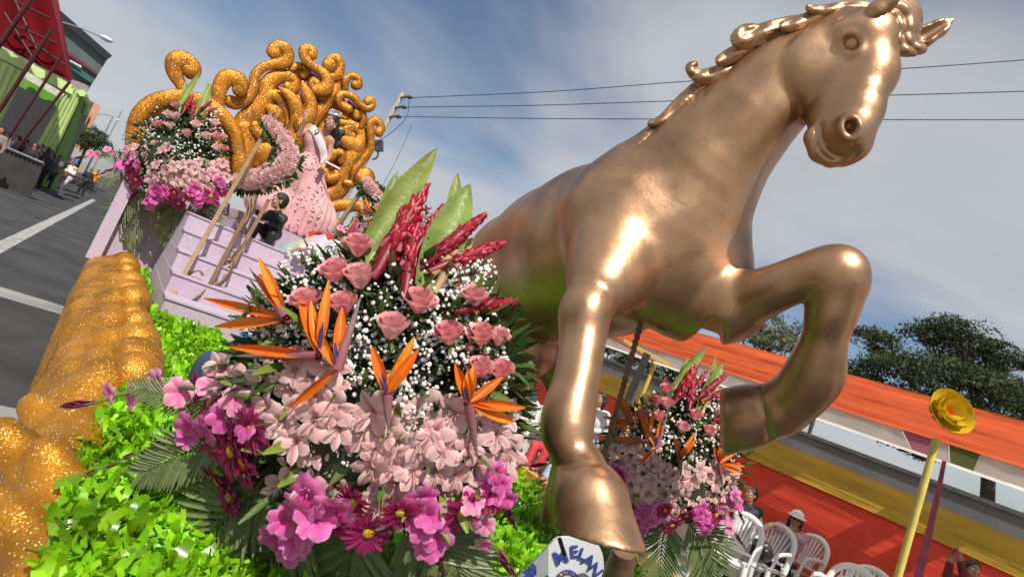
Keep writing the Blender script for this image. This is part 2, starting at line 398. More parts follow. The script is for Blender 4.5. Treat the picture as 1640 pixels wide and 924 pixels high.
b.build('chassis', darkskirt, flo, False)
for s in (2.2, 8.0):
    for t in (.35, 2.55):
        b = MB(); b.tube([W(s, t - .11, .36), W(s, t + .11, .36)], .36, 20); b.build('wheel', mat('tyre_rubber', (.03, .03, .03), .8), flo)
# pedestal / platform
PS = 7.55
b = MB(); b.box(W(PS + 1.15, 1.45, (DZ + 1.76) / 2), S_ * 1.15, T_ * 1.45, Z_ * (1.76 - DZ) / 2); b.build('platform', lil, flo, False)
b = MB(); b.box(W(PS + .75, 1.72, 1.876), S_ * .72, T_ * .62, Z_ * .118); b.build('plinth', lil, flo, False)
b = MB(); b.prism([W(PS - .07, -.06, DZ - .02), W(PS - .07, .06, DZ - .02), W(PS - .07, .06, 1.76), W(PS - .07, -.06, 1.79)], S_ * -.04); b.build('pilaster', lil, flo, False)
for k in range(5):
    z1 = DZ + .166 * (k + 1); s0 = 5.15 + .34 * k; s1 = PS - .075
    m = MB(); m.box(W((s0 + s1) / 2, 1.42, (DZ + z1) / 2 - .015 + .001 * k), S_ * (s1 - s0) / 2, T_ * (.88 - .003 * k), Z_ * (z1 - DZ) / 2); st_ = m.build('step', lil, flo, False)
    m = MB(); m.box(W(s0 + .16, 1.42, z1 - .002), S_ * .172, T_ * (.888 - .003 * k), Z_ * .007); m.build('tread', lil, st_, False)
# gold scalloped border along the left edge
def inner(s): return float(np.interp(s, [1.3, 1.8, 2.3, 2.9, 3.8, 5.3, 7.5], [.15, .17, .21, .32, .345, .31, .26]))
def tw(s): return float(np.interp(s, [1.3, 2, 3, 5, 7.5], [.225, .22, .19, .13, .09]))
def border(t0, sgn, name, full):
    f = SDF(); balls = []
    s = .9; i = 0
    while s < 7.5:
        w = .36 + .07 * math.sin(i * 2.1)
        e = inner(s) if full else .34
        k = max(.6, min(1, e / .3)); z0 = .99 + .02 * math.sin(i * 2.7) - .05 * (1 - k)
        nr = .72 if s < 2.7 else 1.0
        if s > 2.7: balls.append((W(s, t0 + sgn * (e + .01), z0 + .01), .112 + .022 * math.sin(i * 1.3)))
        f.cap(W(s, t0 + sgn * (e - .05 - .04 * k) , z0 - .03), W(s - .12, t0 + sgn * tw(s), .86), (.045 + .06 * k) * nr, (.05 + .075 * k) * nr, .028 if nr == 1 else .06)
        f.cap(W(s - .12, t0 + sgn * tw(s), .86), W(s - .24, t0 + sgn * (tw(s) - .01), .58), .125 * nr, .12 * nr, .03 if nr == 1 else .07)
        f.cap(W(s - .24, t0 + sgn * (tw(s) - .01), .58), W(s - .28, t0 + sgn * (tw(s) - .03), .22), .115 * nr, .09 * nr, .03 if nr == 1 else .07)
        f.cap(W(s + .16, t0 + sgn * (e - .20), z0 - .06), W(s + .02, t0 + sgn * (tw(s) - .02), .84), .06, .09, .04)
        s += w + .04; i += 1
    sp = np.linspace(.8, 7.45, 14)
    for s0, s1 in zip(sp[:-1], sp[1:]):
        e0, e1 = (inner(s0), inner(s1)) if full else (.34, .34)
        f.cap(W(s0, t0 + sgn * (.205 if s0 < 2.3 else max(e0 - .14, .155)), .82), W(s1, t0 + sgn * (.205 if s1 < 2.3 else max(e1 - .14, .155)), .82), (.08 if s0 < 2.3 else .105), (.08 if s1 < 2.3 else .105), .06)
    f.cap(W(1.1, t0 + sgn * .23, .45), W(2.2, t0 + sgn * .23, .45), .10, .10, .03); f.cap(W(2.2, t0 + sgn * .22, .45), W(7.45, t0 + sgn * .12, .45), .10, .11, .03)
    f.cap(W(1.1, t0 + sgn * .19, .27), W(7.45, t0 + sgn * .10, .27), .08, .08, .05)
    o = f.build(name, goldb, .022, flo)
    for c, r in balls:
        m = MB(); m.ico(c, r, 3); m.build('gold_ball', goldb, o)
border(.0, 1, 'gold_border', True)
# cellophane leaves on the deck
cel = mat('lime_cellophane', (.27, .62, .015), .28, 0, .22, 3, 0, 40, trans=.35, spec=.6, vcol=True)
def cello():
    V = []; C = []
    def scatter(n, s0, s1, t0, t1, size, dens=None):
        k = 0
        ss = RNG.uniform(0, 1, n); ss = s0 + (s1 - s0) * ss ** 1.5; tt = RNG.uniform(t0, t1, n)
        sel = ~((ss > 5.1) & (tt > .5) & (tt < 2.35)) & (tt > np.interp(ss, [1.3, 1.8, 2.3, 2.9, 3.8, 5.3, 7.5], [.17, .18, .20, .30, .32, .29, .25]) - .01)
        ss, tt = ss[sel], tt[sel]; n = len(ss)
        hgt = DZ - .015 + RNG.uniform(0, .085, n) + .03 * np.sin(ss * 5) * np.sin(tt * 7)
        c = ss[:, None] * S_ + tt[:, None] * T_ + hgt[:, None] * Z_
        az = RNG.uniform(0, 2 * math.pi, n); el = RNG.uniform(-.1, 1.25, n)
        d = np.c_[np.cos(az) * np.cos(el), np.sin(az) * np.cos(el), np.sin(el)]
        u = np.c_[-np.sin(az), np.cos(az), np.zeros(n)]; roll = RNG.uniform(-.9, .9, n)
        nn = np.cross(u, d); u = u * np.cos(roll)[:, None] + nn * np.sin(roll)[:, None]; nn = np.cross(u, d)
        L = size * (RNG.uniform(.62, 1.32, n) ** 1.8)[:, None]; w = L * RNG.uniform(.13, .24, n)[:, None]
        bend = RNG.uniform(-.35, .1, n)[:, None]
        p0 = c - d * L * .5; pa = c - d * L * .18 + nn * L * RNG.uniform(.0, .14, n)[:, None]; p1 = c + d * L * .15 + nn * L * RNG.uniform(.0, .16, n)[:, None]; p2 = c + d * L * .42 + nn * L * bend; tw = RNG.uniform(-.5, .5, n)[:, None]; u2 = u * np.cos(tw) + nn * np.sin(tw)
        q = np.stack([p0 - u * w * .5, p0 + u * w * .5, pa - u * w * .95, pa + u * w * .95, p1 - u2 * w, p1 + u2 * w * .9, p2 - u2 * w * .45, p2 + u2 * w * .6], axis=1)
        V.append(q.reshape(-1, 3)); g = RNG.uniform(.38, 1.3, n); y = RNG.uniform(.85, 1.25, n)
        cc = np.stack([g * y, g, g * .9], axis=1); C.append(np.repeat(cc, 8, axis=0))
    scatter(15000, 1.2, 3.6, .15, 1.3, .058)
    scatter(8000, 1.2, 4.2, 1.2, 2.85, .062)
    scatter(9000, 3.4, 7.55, .16, .98, .062)
    scatter(2500, 4.0, 7.5, 2.2, 2.85, .06)
    V = np.vstack(V); C = np.vstack(C); n = len(V) // 8
    base = np.arange(n)[:, None] * 8
    Fq = np.vstack([base + A([0, 1, 3, 2]), base + A([2, 3, 5, 4]), base + A([4, 5, 7, 6])])
    o = link('cellophane_leaves', big_mesh('cellophane_leaves', V, Fq, cel, True, C), flo); o['kind'] = 'stuff'
cello()

# ---------------------------------------------------------------- throne of gold scrolls
TS = 8.75
thr = thing('throne_backdrop', 'huge glittering gold scrollwork throne back behind the waving queen', 'throne', W(TS, 1.3, 2.0))
purple = mat('purple_panel', (.20, .08, .24), .8)
def scroll(pts, s=TS, crop=None, rs=1.0, name='scroll', depth=.62):
    ox, oy, k = crop
    q = smooth_path([(ox + k * p[0], oy + k * p[1], k * p[2] * rs) for p in pts], 6)
    pts3 = [Ps(a[0], a[1], s) for a in q]; d = [(p - CP) @ Fw for p in pts3]
    wide = max(p[2] * k for p in pts) * 1.0 > 9.9
    if wide: depth = .38
    rr = [a[2] * (1.16 if wide else 1.02) * dd / FPX for a, dd in zip(q, d)]
    m = MB(); m.tube(pts3, rr, 14, flat=depth, up=S_, cap=False)
    for i in (0, -1):
        v, f_ = ICO[2]; v = v * rr[i]; v = v - (v @ S_)[:, None] * S_ * (1 - depth); m.add(pts3[i] + v, f_)
    return m.build(name, gold, thr)
C1 = (330, 55, .18393); C2 = (330, 170, .2056); C0 = (200, 50, .4003)
def SC(c, s, *pts): scroll(pts, s, c)
SC(C0, 8.4, (255, 262, 14), (222, 212, 20), (197, 160, 26), (203, 120, 30), (235, 112, 28), (268, 140, 28), (266, 158, 32))
SC(C1, 8.6, (140, 690, 40), (105, 600, 45), (120, 470, 55), (170, 390, 62), (240, 380, 62), (300, 430, 62), (290, 490, 52))
SC(C1, 8.7, (215, 590, 50), (270, 600, 48), (350, 560, 46), (415, 470, 40), (425, 370, 38), (480, 300, 36), (570, 265, 36), (680, 245, 48), (715, 185, 48), (680, 110, 44), (610, 110, 44), (590, 155, 56))
SC(C1, 8.7, (1010, 540, 45), (960, 510, 40), (920, 440, 34), (940, 400, 34), (960, 430, 44))
SC(C1, 8.65, (950, 490, 40), (1030, 480, 55), (1060, 420, 50), (1030, 350, 42), (940, 290, 36), (870, 220, 40), (850, 150, 40), (885, 125, 36), (930, 150, 36), (925, 180, 40))
SC(C1, 8.75, (745, 310, 30), (790, 275, 30), (850, 285, 30), (880, 330, 32), (850, 360, 36))
SC(C1, 8.7, (1090, 375, 24), (1145, 360, 36), (1175, 290, 32), (1150, 220, 36), (1090, 215, 34), (1075, 270, 58))
SC(C1, 8.7, (1215, 470, 28), (1215, 410, 32), (1260, 365, 32), (1320, 385, 32), (1330, 440, 36), (1300, 445, 44))
SC(C1, 8.65, (1240, 650, 40), (1170, 610, 34), (1150, 560, 36), (1190, 525, 34), (1270, 540, 34), (1340, 610, 34), (1400, 650, 34), (1450, 620, 32), (1440, 570, 32), (1410, 590, 44))
SC(C1, 8.7, (1350, 810, 26), (1375, 750, 32), (1360, 690, 32), (1315, 670, 32), (1310, 715, 38))
SC(C2, 8.65, (1090, 600, 30), (1145, 600, 34), (1155, 510, 34), (1215, 430, 30), (1280, 330, 30), (1280, 220, 32), (1280, 140, 34), (1330, 115, 34), (1365, 165, 34), (1345, 205, 38))
SC(C2, 8.6, (1240, 560, 72), (1230, 565, 75))
# big body lobes with purple gaps
SC(C1, 8.75, (520, 1030, 120), (350, 960, 90), (330, 780, 75), (420, 690, 75), (510, 560, 75), (540, 440, 62), (620, 370, 55), (710, 365, 46), (770, 420, 44), (750, 480, 48), (715, 455, 40))
SC(C1, 8.65, (640, 470, 12), (720, 530, 40), (780, 620, 55), (800, 720, 58), (780, 830, 60), (760, 960, 70))
SC(C1, 8.72, (520, 540, 30), (620, 540, 50), (700, 640, 46), (735, 760, 44), (700, 900, 55), (640, 1010, 70))
SC(C1, 8.70, (560, 650, 40), (600, 680, 55), (640, 760, 45))
SC(C1, 8.60, (840, 420, 14), (880, 520, 45), (920, 620, 45), (900, 720, 50), (830, 800, 60))
SC(C1, 8.75, (1150, 410, 40), (1120, 500, 50), (1050, 590, 50), (980, 680, 50), (900, 780, 60))
SC(C1, 8.68, (810, 570, 42), (830, 575, 40))
SC(C1, 8.66, (430, 800, 40), (450, 850, 50), (520, 860, 55))
SC(C2, 8.75, (480, 290, 40), (400, 330, 55), (370, 400, 55), (430, 440, 55), (520, 420, 50), (640, 430, 60))
SC(C2, 8.7, (300, 180, 60), (300, 330, 80), (260, 460, 80))
SC(C2, 8.72, (960, 700, 50), (1040, 650, 60), (1090, 540, 65), (1130, 430, 70), (1190, 330, 66), (1220, 230, 48), (1170, 165, 34), (1110, 175, 34), (1100, 220, 40), (1140, 235, 28))
SC(C2, 8.68, (970, 400, 40), (1000, 365, 40), (1060, 380, 38), (1050, 430, 30))
SC(C2, 8.68, (930, 510, 30), (960, 570, 40), (1010, 550, 40), (1010, 520, 25))
SC(C2, 8.7, (1020, 240, 28), (1090, 280, 44), (1180, 320, 60))
SC(C2, 8.7, (1045, 190, 26), (1055, 185, 26))
SC(C2, 8.74, (1060, 130, 34), (1150, 150, 40), (1200, 200, 34))
SC(C2, 8.4, (900, 1000, 40), (910, 880, 44), (990, 790, 46), (1100, 770, 46), (1220, 790, 46), (1300, 830, 40))
SC(C2, 8.35, (985, 930, 62), (1000, 935, 64))
# backing panel (purple) and left arm-rest disc
pp = [(640, 1000), (390, 930), (300, 800), (330, 690), (460, 620), (560, 420), (700, 340), (850, 280), (1000, 340), (1150, 400), (1200, 560), (1330, 660), (1370, 800), (1360, 980), (1260, 1160), (1010, 1480), (700, 1420)]
b = MB(); b.prism([Ps(C1[0] + C1[2] * x, C1[1] + C1[2] * y, TS + .05) for x, y in pp], S_ * .10); b.build('backing_panel', gold, thr, False)
for (c_, x, y, rx, ry) in [(C1, 650, 440, 40, 45), (C1, 810, 505, 35, 40), (C1, 690, 710, 45, 110), (C1, 385, 790, 40, 70), (C1, 560, 610, 60, 40), (C1, 945, 340, 40, 50), (C1, 1285, 600, 60, 50), (C1, 1300, 890, 40, 60), (C1, 870, 470, 30, 60), (C1, 930, 560, 30, 40), (C2, 490, 265, 60, 60), (C2, 330, 400, 40, 70), (C2, 1165, 260, 45, 50), (C2, 1000, 330, 80, 40), (C2, 990, 580, 60, 40)]:
    q_ = [Ps(c_[0] + c_[2] * (x + rx * math.cos(a)), c_[1] + c_[2] * (y + ry * math.sin(a)), TS + .03) for a in np.linspace(0, 6.2832, 17)[:-1]]
    m = MB(); m.prism(q_, S_ * -.03); m.build('purple_inlay', purple, thr, False)
dp = smooth_path([(40, 470), (38, 400), (60, 330), (115, 282), (200, 262), (290, 275), (360, 310), (420, 370), (455, 440), (470, 560), (300, 620), (80, 560)], 4)
b = MB(); b.prism([Ps(C0[0] + C0[2] * x, C0[1] + C0[2] * y, 8.38) for x, y in dp], S_ * .22); b.build('armrest_disc', gold, thr, False)
scroll([(30, 480, 22), (36, 400, 24), (60, 330, 25), (115, 284, 26), (200, 264, 26), (290, 277, 26), (360, 312, 26), (420, 372, 24), (452, 440, 22), (460, 560, 24)], 8.3, C0, 1.0, 'armrest_rim')
# support for the right volute
# ---------------------------------------------------------------- the golden horse
def bronze_mat():
    m = mat('bronze_paint', (.44, .262, .148), .36, .82, .16, 5.5, .0)
    nt = m.node_tree; b = nt.nodes['Principled BSDF']; tc = nt.nodes.new('ShaderNodeTexCoord')
    n1 = nt.nodes.new('ShaderNodeTexNoise'); n1.inputs['Scale'].default_value = 5; n1.inputs['Detail'].default_value = 8; n1.inputs['Roughness'].default_value = .65; nt.links.new(tc.outputs['Object'], n1.inputs['Vector'])
    bp = nt.nodes.new('ShaderNodeBump'); bp.inputs['Strength'].default_value = .06; bp.inputs['Distance'].default_value = .03; nt.links.new(n1.outputs[0], bp.inputs['Height'])
    nf = nt.nodes.new('ShaderNodeTexNoise'); nf.inputs['Scale'].default_value = 34; nf.inputs['Detail'].default_value = 6; nf.inputs['Roughness'].default_value = .7; nt.links.new(tc.outputs['Object'], nf.inputs['Vector'])
    b2 = nt.nodes.new('ShaderNodeBump'); b2.inputs['Strength'].default_value = .10; b2.inputs['Distance'].default_value = .012; nt.links.new(nf.outputs[0], b2.inputs['Height']); nt.links.new(bp.outputs[0], b2.inputs['Normal'])
    nt.links.new(b2.outputs[0], b.inputs['Normal'])
    mr = nt.nodes.new('ShaderNodeMapRange'); mr.inputs[1].default_value = .3; mr.inputs[2].default_value = .7; mr.inputs[3].default_value = .30; mr.inputs[4].default_value = .44
    n2 = nt.nodes.new('ShaderNodeTexNoise'); n2.inputs['Scale'].default_value = 14; n2.inputs['Detail'].default_value = 6; nt.links.new(tc.outputs['Object'], n2.inputs['Vector'])
    nt.links.new(n2.outputs[0], mr.inputs[0]); nt.links.new(mr.outputs[0], b.inputs['Roughness'])
    # fine scratches and scuffs
    mpn = nt.nodes.new('ShaderNodeMapping'); mpn.inputs['Scale'].default_value = (2.2, 16, 5); mpn.inputs['Rotation'].default_value = (.6, .4, .9); nt.links.new(tc.outputs['Object'], mpn.inputs[0])
    n3 = nt.nodes.new('ShaderNodeTexNoise'); n3.inputs['Scale'].default_value = 3.2; n3.inputs['Detail'].default_value = 9; n3.inputs['Roughness'].default_value = .75; nt.links.new(mpn.outputs[0], n3.inputs['Vector'])
    r3 = nt.nodes.new('ShaderNodeValToRGB'); r3.color_ramp.elements[0].position = .64; r3.color_ramp.elements[1].position = .72; nt.links.new(n3.outputs[0], r3.inputs[0])
    old = b.inputs['Base Color'].links[0].from_socket; mx = nt.nodes.new('ShaderNodeMixRGB'); mx.inputs[2].default_value = (.20, .11, .06, 1)
    mf = nt.nodes.new('ShaderNodeMath'); mf.operation = 'MULTIPLY'; mf.inputs[1].default_value = .45; nt.links.new(r3.outputs[0], mf.inputs[0])
    nt.links.new(mf.outputs[0], mx.inputs[0]); nt.links.new(old, mx.inputs[1]); nt.links.new(mx.outputs[0], b.inputs['Base Color'])
    return m
bronze = bronze_mat()
horse = thing('horse_statue', 'life-size bronze-painted horse statue leaping with one foreleg raised', 'horse statue', W(2.3, 1.9, DZ))
H = SDF()
def hp(x, y, d, r): return (P(x, y, d), r * d / FPX)
def HC(k, *pts): H.chain([hp(*p) for p in pts], k)
def HL(k, *pts):                                       # a limb: one smooth taper, blended into the body at its root only
    q = smooth_path([tuple(p) for p in pts], 4); n = len(q) - 1
    for i in range(n):
        a, b = hp(*q[i]), hp(*q[i + 1]); H.cap(a[0], b[0], a[1], b[1], k if i < 4 else .012)
# trunk
HC(.16, (845, 442, 3.62, 106), (905, 418, 3.2, 112), (965, 402, 2.85, 126), (1050, 384, 2.50, 132))
HC(.12, (1075, 400, 2.46, 112), (1104, 452, 2.40, 84))
HC(.10, (1000, 345, 2.48, 92), (1010, 420, 2.40, 84))
HC(.05, (1085, 505, 2.46, 34), (1118, 520, 2.44, 30))
HC(.10, (1140, 390, 2.36, 46), (1160, 470, 2.36, 40))
# neck
HC(.12, (1075, 310, 2.46, 108), (1122, 264, 2.38, 90), (1197, 186, 2.29, 68), (1252, 130, 2.25, 58), (1296, 80, 2.25, 52))
HC(.04, (1140, 330, 2.30, 58), (1186, 240, 2.24, 40), (1236, 178, 2.18, 36))
# head
HC(.05, (1352, 66, 2.15, 52), (1385, 62, 2.06, 44))
HC(.035, (1316, 110, 2.15, 60), (1328, 150, 2.12, 46))
HC(.06, (1385, 70, 2.05, 44), (1390, 120, 2.02, 38), (1372, 180, 1.97, 33), (1362, 215, 1.95, 30))
HC(.05, (1340, 150, 2.09, 48), (1343, 195, 2.04, 39), (1341, 220, 2.01, 36))
HC(.02, (1350, 222, 1.985, 36), (1348, 242, 1.98, 26))
HC(.03, (1366, 212, 1.94, 30), (1368, 232, 1.94, 26))
HC(.012, (1309, 220, 2.02, 21), (1316, 242, 2.00, 19), (1330, 256, 1.98, 14))
HC(.03, (1410, 90, 2.08, 24), (1416, 120, 2.08, 18))
H.ell(P(1322, 108, 2.085), (.150, .150, .062), A([Rw, Uw, Fw]), k=.022)
HC(.03, (1352, 52, 2.03, 20), (1388, 56, 1.99, 18))
# foreleg that reaches down in front
HC(.09, (992, 350, 2.38, 84), (976, 430, 2.22, 58), (960, 462, 2.12, 40))
HL(.07, (978, 425, 2.23, 54), (958, 464, 2.11, 38), (938, 497, 2.04, 41.5), (934, 530, 2.01, 37), (930, 570, 1.96, 34.5), (922, 615, 1.90, 36), (912, 655, 1.86, 40), (908, 692, 1.83, 40), (916, 722, 1.80, 31.5), (929, 750, 1.78, 39))
HC(.03, (884, 672, 1.90, 16), (884, 690, 1.89, 15))
HC(.025, (930, 752, 1.78, 39), (944, 800, 1.70, 60), (960, 905, 1.58, 80))
HC(.02, (900, 760, 1.80, 20), (886, 850, 1.72, 28))
# raised foreleg
HL(.07, (1125, 488, 2.38, 60), (1180, 484, 2.24, 46), (1240, 462, 2.10, 37), (1290, 443, 2.03, 36), (1336, 438, 1.98, 45), (1341, 460, 1.98, 41), (1332, 496, 2.00, 38), (1323, 534, 2.03, 32), (1314, 566, 2.06, 36), (1304, 598, 2.10, 43), (1282, 628, 2.15, 41), (1250, 654, 2.22, 42))
HC(.02, (1326, 604, 2.08, 22), (1318, 618, 2.10, 22))
HC(.03, (1347, 432, 1.97, 36), (1350, 448, 1.97, 34))
HC(.02, (1244, 655, 2.22, 42), (1200, 666, 2.30, 49), (1130, 680, 2.42, 54))
# hind legs
HC(.10, (850, 470, 3.6, 84), (838, 560, 3.42, 50))
HC(.05, (838, 560, 3.42, 48), (782, 650, 3.75, 26))
HC(.04, (782, 650, 3.75, 25), (776, 735, 3.68, 20), (765, 792, 3.55, 32))
HC(.10, (890, 460, 3.7, 80), (872, 530, 3.6, 46))
HC(.05, (872, 530, 3.6, 44), (912, 640, 3.95, 25))
HC(.04, (912, 640, 3.95, 24), (918, 730, 3.9, 19), (908, 785, 3.78, 30))
H.plane(W(3, 2, DZ - .005), -Z_, (-1.6, 2.4, .5), (1.6, 5.2, 1.25))
def cut3(a, b, c, away, lo, hi, k=.012):
    a, b, c = P(*a), P(*b), P(*c); n = norm(np.cross(b - a, c - a))
    if n @ (P(*away) - a) < 0: n = -n
    H.plane(a, n, lo, hi, k)
pc = P(955, 820, 1.7)
cut3((880, 842, 1.70), (1033, 884, 1.60), (950, 846, 1.95), (960, 960, 1.65), pc - .28, pc + .28)
pc = P(1180, 670, 2.33)
cut3((1156, 620, 2.33), (1158, 728, 2.33), (1150, 670, 2.60), (1080, 690, 2.45), pc - .26, pc + .26)
# eye socket, mouth line, nostril
pe, ne, de = H.surf(1364, 70)
H.ell(pe + ne * .016, (.030, .030, .026), k=.02, op=-1)
ring = [P(1364 + 17 * math.cos(a) * 1.0, 70 + 15 * math.sin(a), de) for a in np.linspace(0, 2 * math.pi, 15)]
ring = [H.surf(*(lambda q: (q[0], q[1]))((1364 + 18 * math.cos(a), 70 + 17 * math.sin(a) + 2 * math.cos(a))))[0] for a in np.linspace(0, 2 * math.pi, 15)]
for a, b_ in zip(ring[:-1], ring[1:]): H.cap(a + ne * .003, b_ + ne * .003, .0095, .0095, .006)
pn, nn_, dn = H.surf(1361, 207)
H.ell(pn - nn_ * .022, (.044, .044, .044), k=.03)
nr = [H.surf(1362 + 15 * math.cos(a) + 3 * math.sin(a), 205 + 19 * math.sin(a))[0] for a in np.linspace(.2, 2 * math.pi - .2, 13)]
for a, b_ in zip(nr[:-1], nr[1:]): H.cap(a, b_, .0055, .0055, .016)
p2_, n2_, _ = H.surf(1363, 205)
H.cap(p2_ + n2_ * .010 + Uw * .012, p2_ - n2_ * .038 + Uw * .012 - Rw * .004, .018, .014, .008, -1); H.cap(p2_ + n2_ * .012 - Uw * .010, p2_ - n2_ * .012 - Uw * .006, .018, .012, .012, -1)
ml = [H.surf(x, y)[0] for x, y in smooth_path([(1312, 202), (1311, 214), (1316, 230), (1325, 243), (1335, 250), (1350, 252)], 3)]
for a, b_ in zip(ml[:-1], ml[1:]): H.cap(a, b_, .011, .011, .006, -1)
# muscle creases: jaw line, hoof-wall seam, joint seam
for line, r_, k_ in (([(1216, 622), (1221, 650), (1230, 688), (1234, 704)], .009, .008), ([(882, 742), (905, 744), (940, 742), (985, 738)], .004, .012)):
    q = [H.surf(x, y)[0] for x, y in smooth_path(line, 4)]
    for a, b_ in zip(q[:-1], q[1:]): H.cap(a, b_, r_, r_, k_, -1)
body = H.build('body', bronze, .009, horse)
eye = MB(); ec, en, _ = H.surf(1364, 71); eye.ico(ec - ne * .006, .031, 3); eye.build('eye', bronze, horse)
E_ = MB(); E_.ico(ec - en * .016 + _r0 * 0 + norm(np.cross(Fw, Z_)) * .21 + Fw * .10, .028, 3); E_.build('eye', bronze, horse)
# ears
def ear(base, tip, mid, d0, d1, w, face):
    e = SDF(); a, b, c = P(*base, d0), P(*tip, d1), P(*mid, (d0 + d1) / 2)
    e.chain([(a, w * .62), (c * .55 + a * .45, w), (c * .7 + b * .3, w * .8), (b, .006)], .02)
    q = D(*face)
    e.cap(a * .75 + c * .25 + q * w * .95, c * .3 + b * .7 + q * w * .55, w * .62, w * .2, .012, -1)
    e.build('ear', bronze, .006, horse)
ear((1390, 34), (1452, -16), (1416, 8), 1.985, 1.93, .032, (.3, .9, .4))
ear((1462, 68), (1527, 31), (1494, 52), 2.10, 2.06, .036, (.2, -.2, .9))
# mane: separate locks of plaster hair
def lock(pts, d, k=.005, name='mane_lock', h=.0055):
    f = SDF(); q = smooth_path([(p[0], p[1], p[2], p[3] if len(p) > 3 else 0) for p in pts], 5)
    for off, sc in ((0, .55), (.42, .42), (-.42, .45), (.82, .36), (-.82, .34)):
        ch = []
        for i, p in enumerate(q):
            t = norm(q[min(i + 1, len(q) - 1)][:2] - q[max(i - 1, 0)][:2]); n = A([-t[1], t[0]])
            dd = d + p[3] - .07; r = p[2] * sc
            ch.append((P(p[0] + n[0] * p[2] * off, p[1] + n[1] * p[2] * off, dd + .012 * abs(off) + .004 * math.sin(i * 1.1 + off * 3)), max(r, 1.0) * dd / FPX))
        f.chain(ch, k)
    f.build(name, bronze, h, horse)
lock([(1392, 16, 11), (1360, 14, 11), (1330, 17, 9), (1304, 17, 7), (1293, 10, 5)], 2.18)
lock([(1360, 22, 11), (1310, 28, 12), (1276, 40, 10), (1250, 44, 7)], 2.20)
lock([(1300, 34, 11), (1262, 42, 13), (1222, 54, 14), (1190, 66, 13), (1180, 60, 9), (1192, 47, 7), (1212, 44, 5)], 2.24)
lock([(1262, 66, 10), (1226, 72, 13), (1180, 86, 12), (1150, 100, 8)], 2.27)
lock([(1240, 78, 11), (1200, 96, 13), (1160, 116, 13), (1128, 124, 11), (1110, 117, 8), (1105, 107, 6), (1116, 102, 4)], 2.30)
lock([(1170, 122, 12), (1130, 138, 14), (1096, 164, 12), (1064, 192, 9), (1038, 199, 4)], 2.34)
lock([(1150, 140, 13), (1110, 158, 16), (1072, 192, 14), (1030, 226, 9), (1000, 250, 3)], 2.36)
lock([(1120, 160, 13), (1092, 184, 15), (1050, 222, 12), (1012, 247, 5)], 2.37)
lock([(1096, 176, 14), (1066, 210, 14), (1030, 240, 6)], 2.40)
lock([(1390, 24, 9), (1340, 36, 10), (1300, 56, 9), (1262, 78, 6)], 2.20)
# forelock
lock([(1402, 24, 10), (1424, 10, 14), (1446, 16, 16), (1454, 40, 16), (1450, 60, 15), (1461, 74, 13), (1482, 80, 6)], 2.06, .005, 'forelock')
lock([(1408, 30, 9), (1428, 24, 12), (1440, 42, 13), (1436, 60, 12), (1446, 78, 11), (1468, 87, 4)], 2.05, .005, 'forelock')
lock([(1412, 16, 9), (1440, 6, 12), (1460, 14, 12), (1465, 36, 11), (1460, 56, 10), (1470, 72, 6)], 2.08, .005, 'forelock')
# iron under the belly: twisted support bar and cross bar
iron = mat('support_iron', (.24, .14, .09), .55, .6, .2, 20)
b = MB(); b.tube([P(1028, 512, 2.42), P(966, 735, 2.62), P(930, 860, 2.75)], .011, 8); rod = b.build('support_rod', iron, horse)
m = MB(); a0, a1 = P(1028, 512, 2.42), P(966, 735, 2.62)
pts = [a0 + (a1 - a0) * u + .0125 * (math.cos(u * 150) * Rw + math.sin(u * 150) * Fw) for u in np.linspace(0, 1, 260)]
m.tube(pts, .0035, 4); m.build('rod_twist', iron, rod)
b = MB(); b.bar(P(994, 488, 2.40), P(1066, 528, 2.34), .018, .018); b.build('cross_bar', iron, horse)
b = MB(); b.bar(P(896, 862, 1.78), P(904, 888, 1.80), .010, .010); b.build('hoof_peg', mat('dark_iron', (.05, .045, .04), .6, .5), horse)
b = MB(); b.tube([P(1000, 880, 1.95), P(985, 940, 2.02), P(960, 1120, 2.2)], [.04, .055, .06], 14); b.build('leg_support', iron, horse)
# ---------------------------------------------------------------- flowers
def vmat(name, rough=.55, trans=.38, var=.10, scale=30, bump=.15, spec=.4):
    return mat(name, (1, 1, 1), rough, 0, var, scale, bump, 70, trans=trans, vcol=True, spec=spec)
petalm = vmat('petal'); waxy = vmat('waxy_petal', .38, .12, .12, 22, .1)
leafm = vmat('leaf_blade', .42, .22, .16, 12, .2); stemm = mat('flower_stem', (.10, .17, .04), .6, 0, .2, 20)
woodm = mat('dry_sheath', (.33, .22, .11), .7, 0, .2, 14)
def lerp(a, b, u): return A(a) * (1 - u) + A(b) * u
def blade(m, base, d, nrm, L, w, bend=0.0, cup=0.2, nl=5, c0=(1, 1, 1), c1=None, prof=None, mid=None, ruffle=0.0, mi=0, seed=0):
    # a petal or leaf: runs along d, faces nrm, bends towards nrm, cups across its width
    d = norm(A(d, dtype=float)); nrm = A(nrm, dtype=float); nrm = norm(nrm - d * (nrm @ d)); u = np.cross(d, nrm)
    c1 = c0 if c1 is None else c1; rows = []; cols = []; p = A(base, dtype=float); ang = 0; rr = random.Random(seed)
    for i in range(nl + 1):
        f = i / nl; pw = prof(f) if prof else math.sin(math.pi * (0.08 + .86 * f)) ** .8
        dd = d * math.cos(ang) + nrm * math.sin(ang); nn = nrm * math.cos(ang) - d * math.sin(ang)
        row = []
        for j in (-1, -.5, 0, .5, 1):
            z = cup * abs(j) ** 1.5 * w * pw + ruffle * w * rr.uniform(-1, 1) * abs(j)
            row.append(p + u * (j * w * pw * .5) + nn * z)
            c = lerp(c0, c1, f)
            if mid is not None: c = lerp(c, mid, max(0, 1 - abs(j) * 1.15) * (1 - f * .45))
            cols.append(tuple(c))
        rows.append(row); p = p + dd * L / nl; ang += bend / nl
    return m.grid(rows, cols, mi)
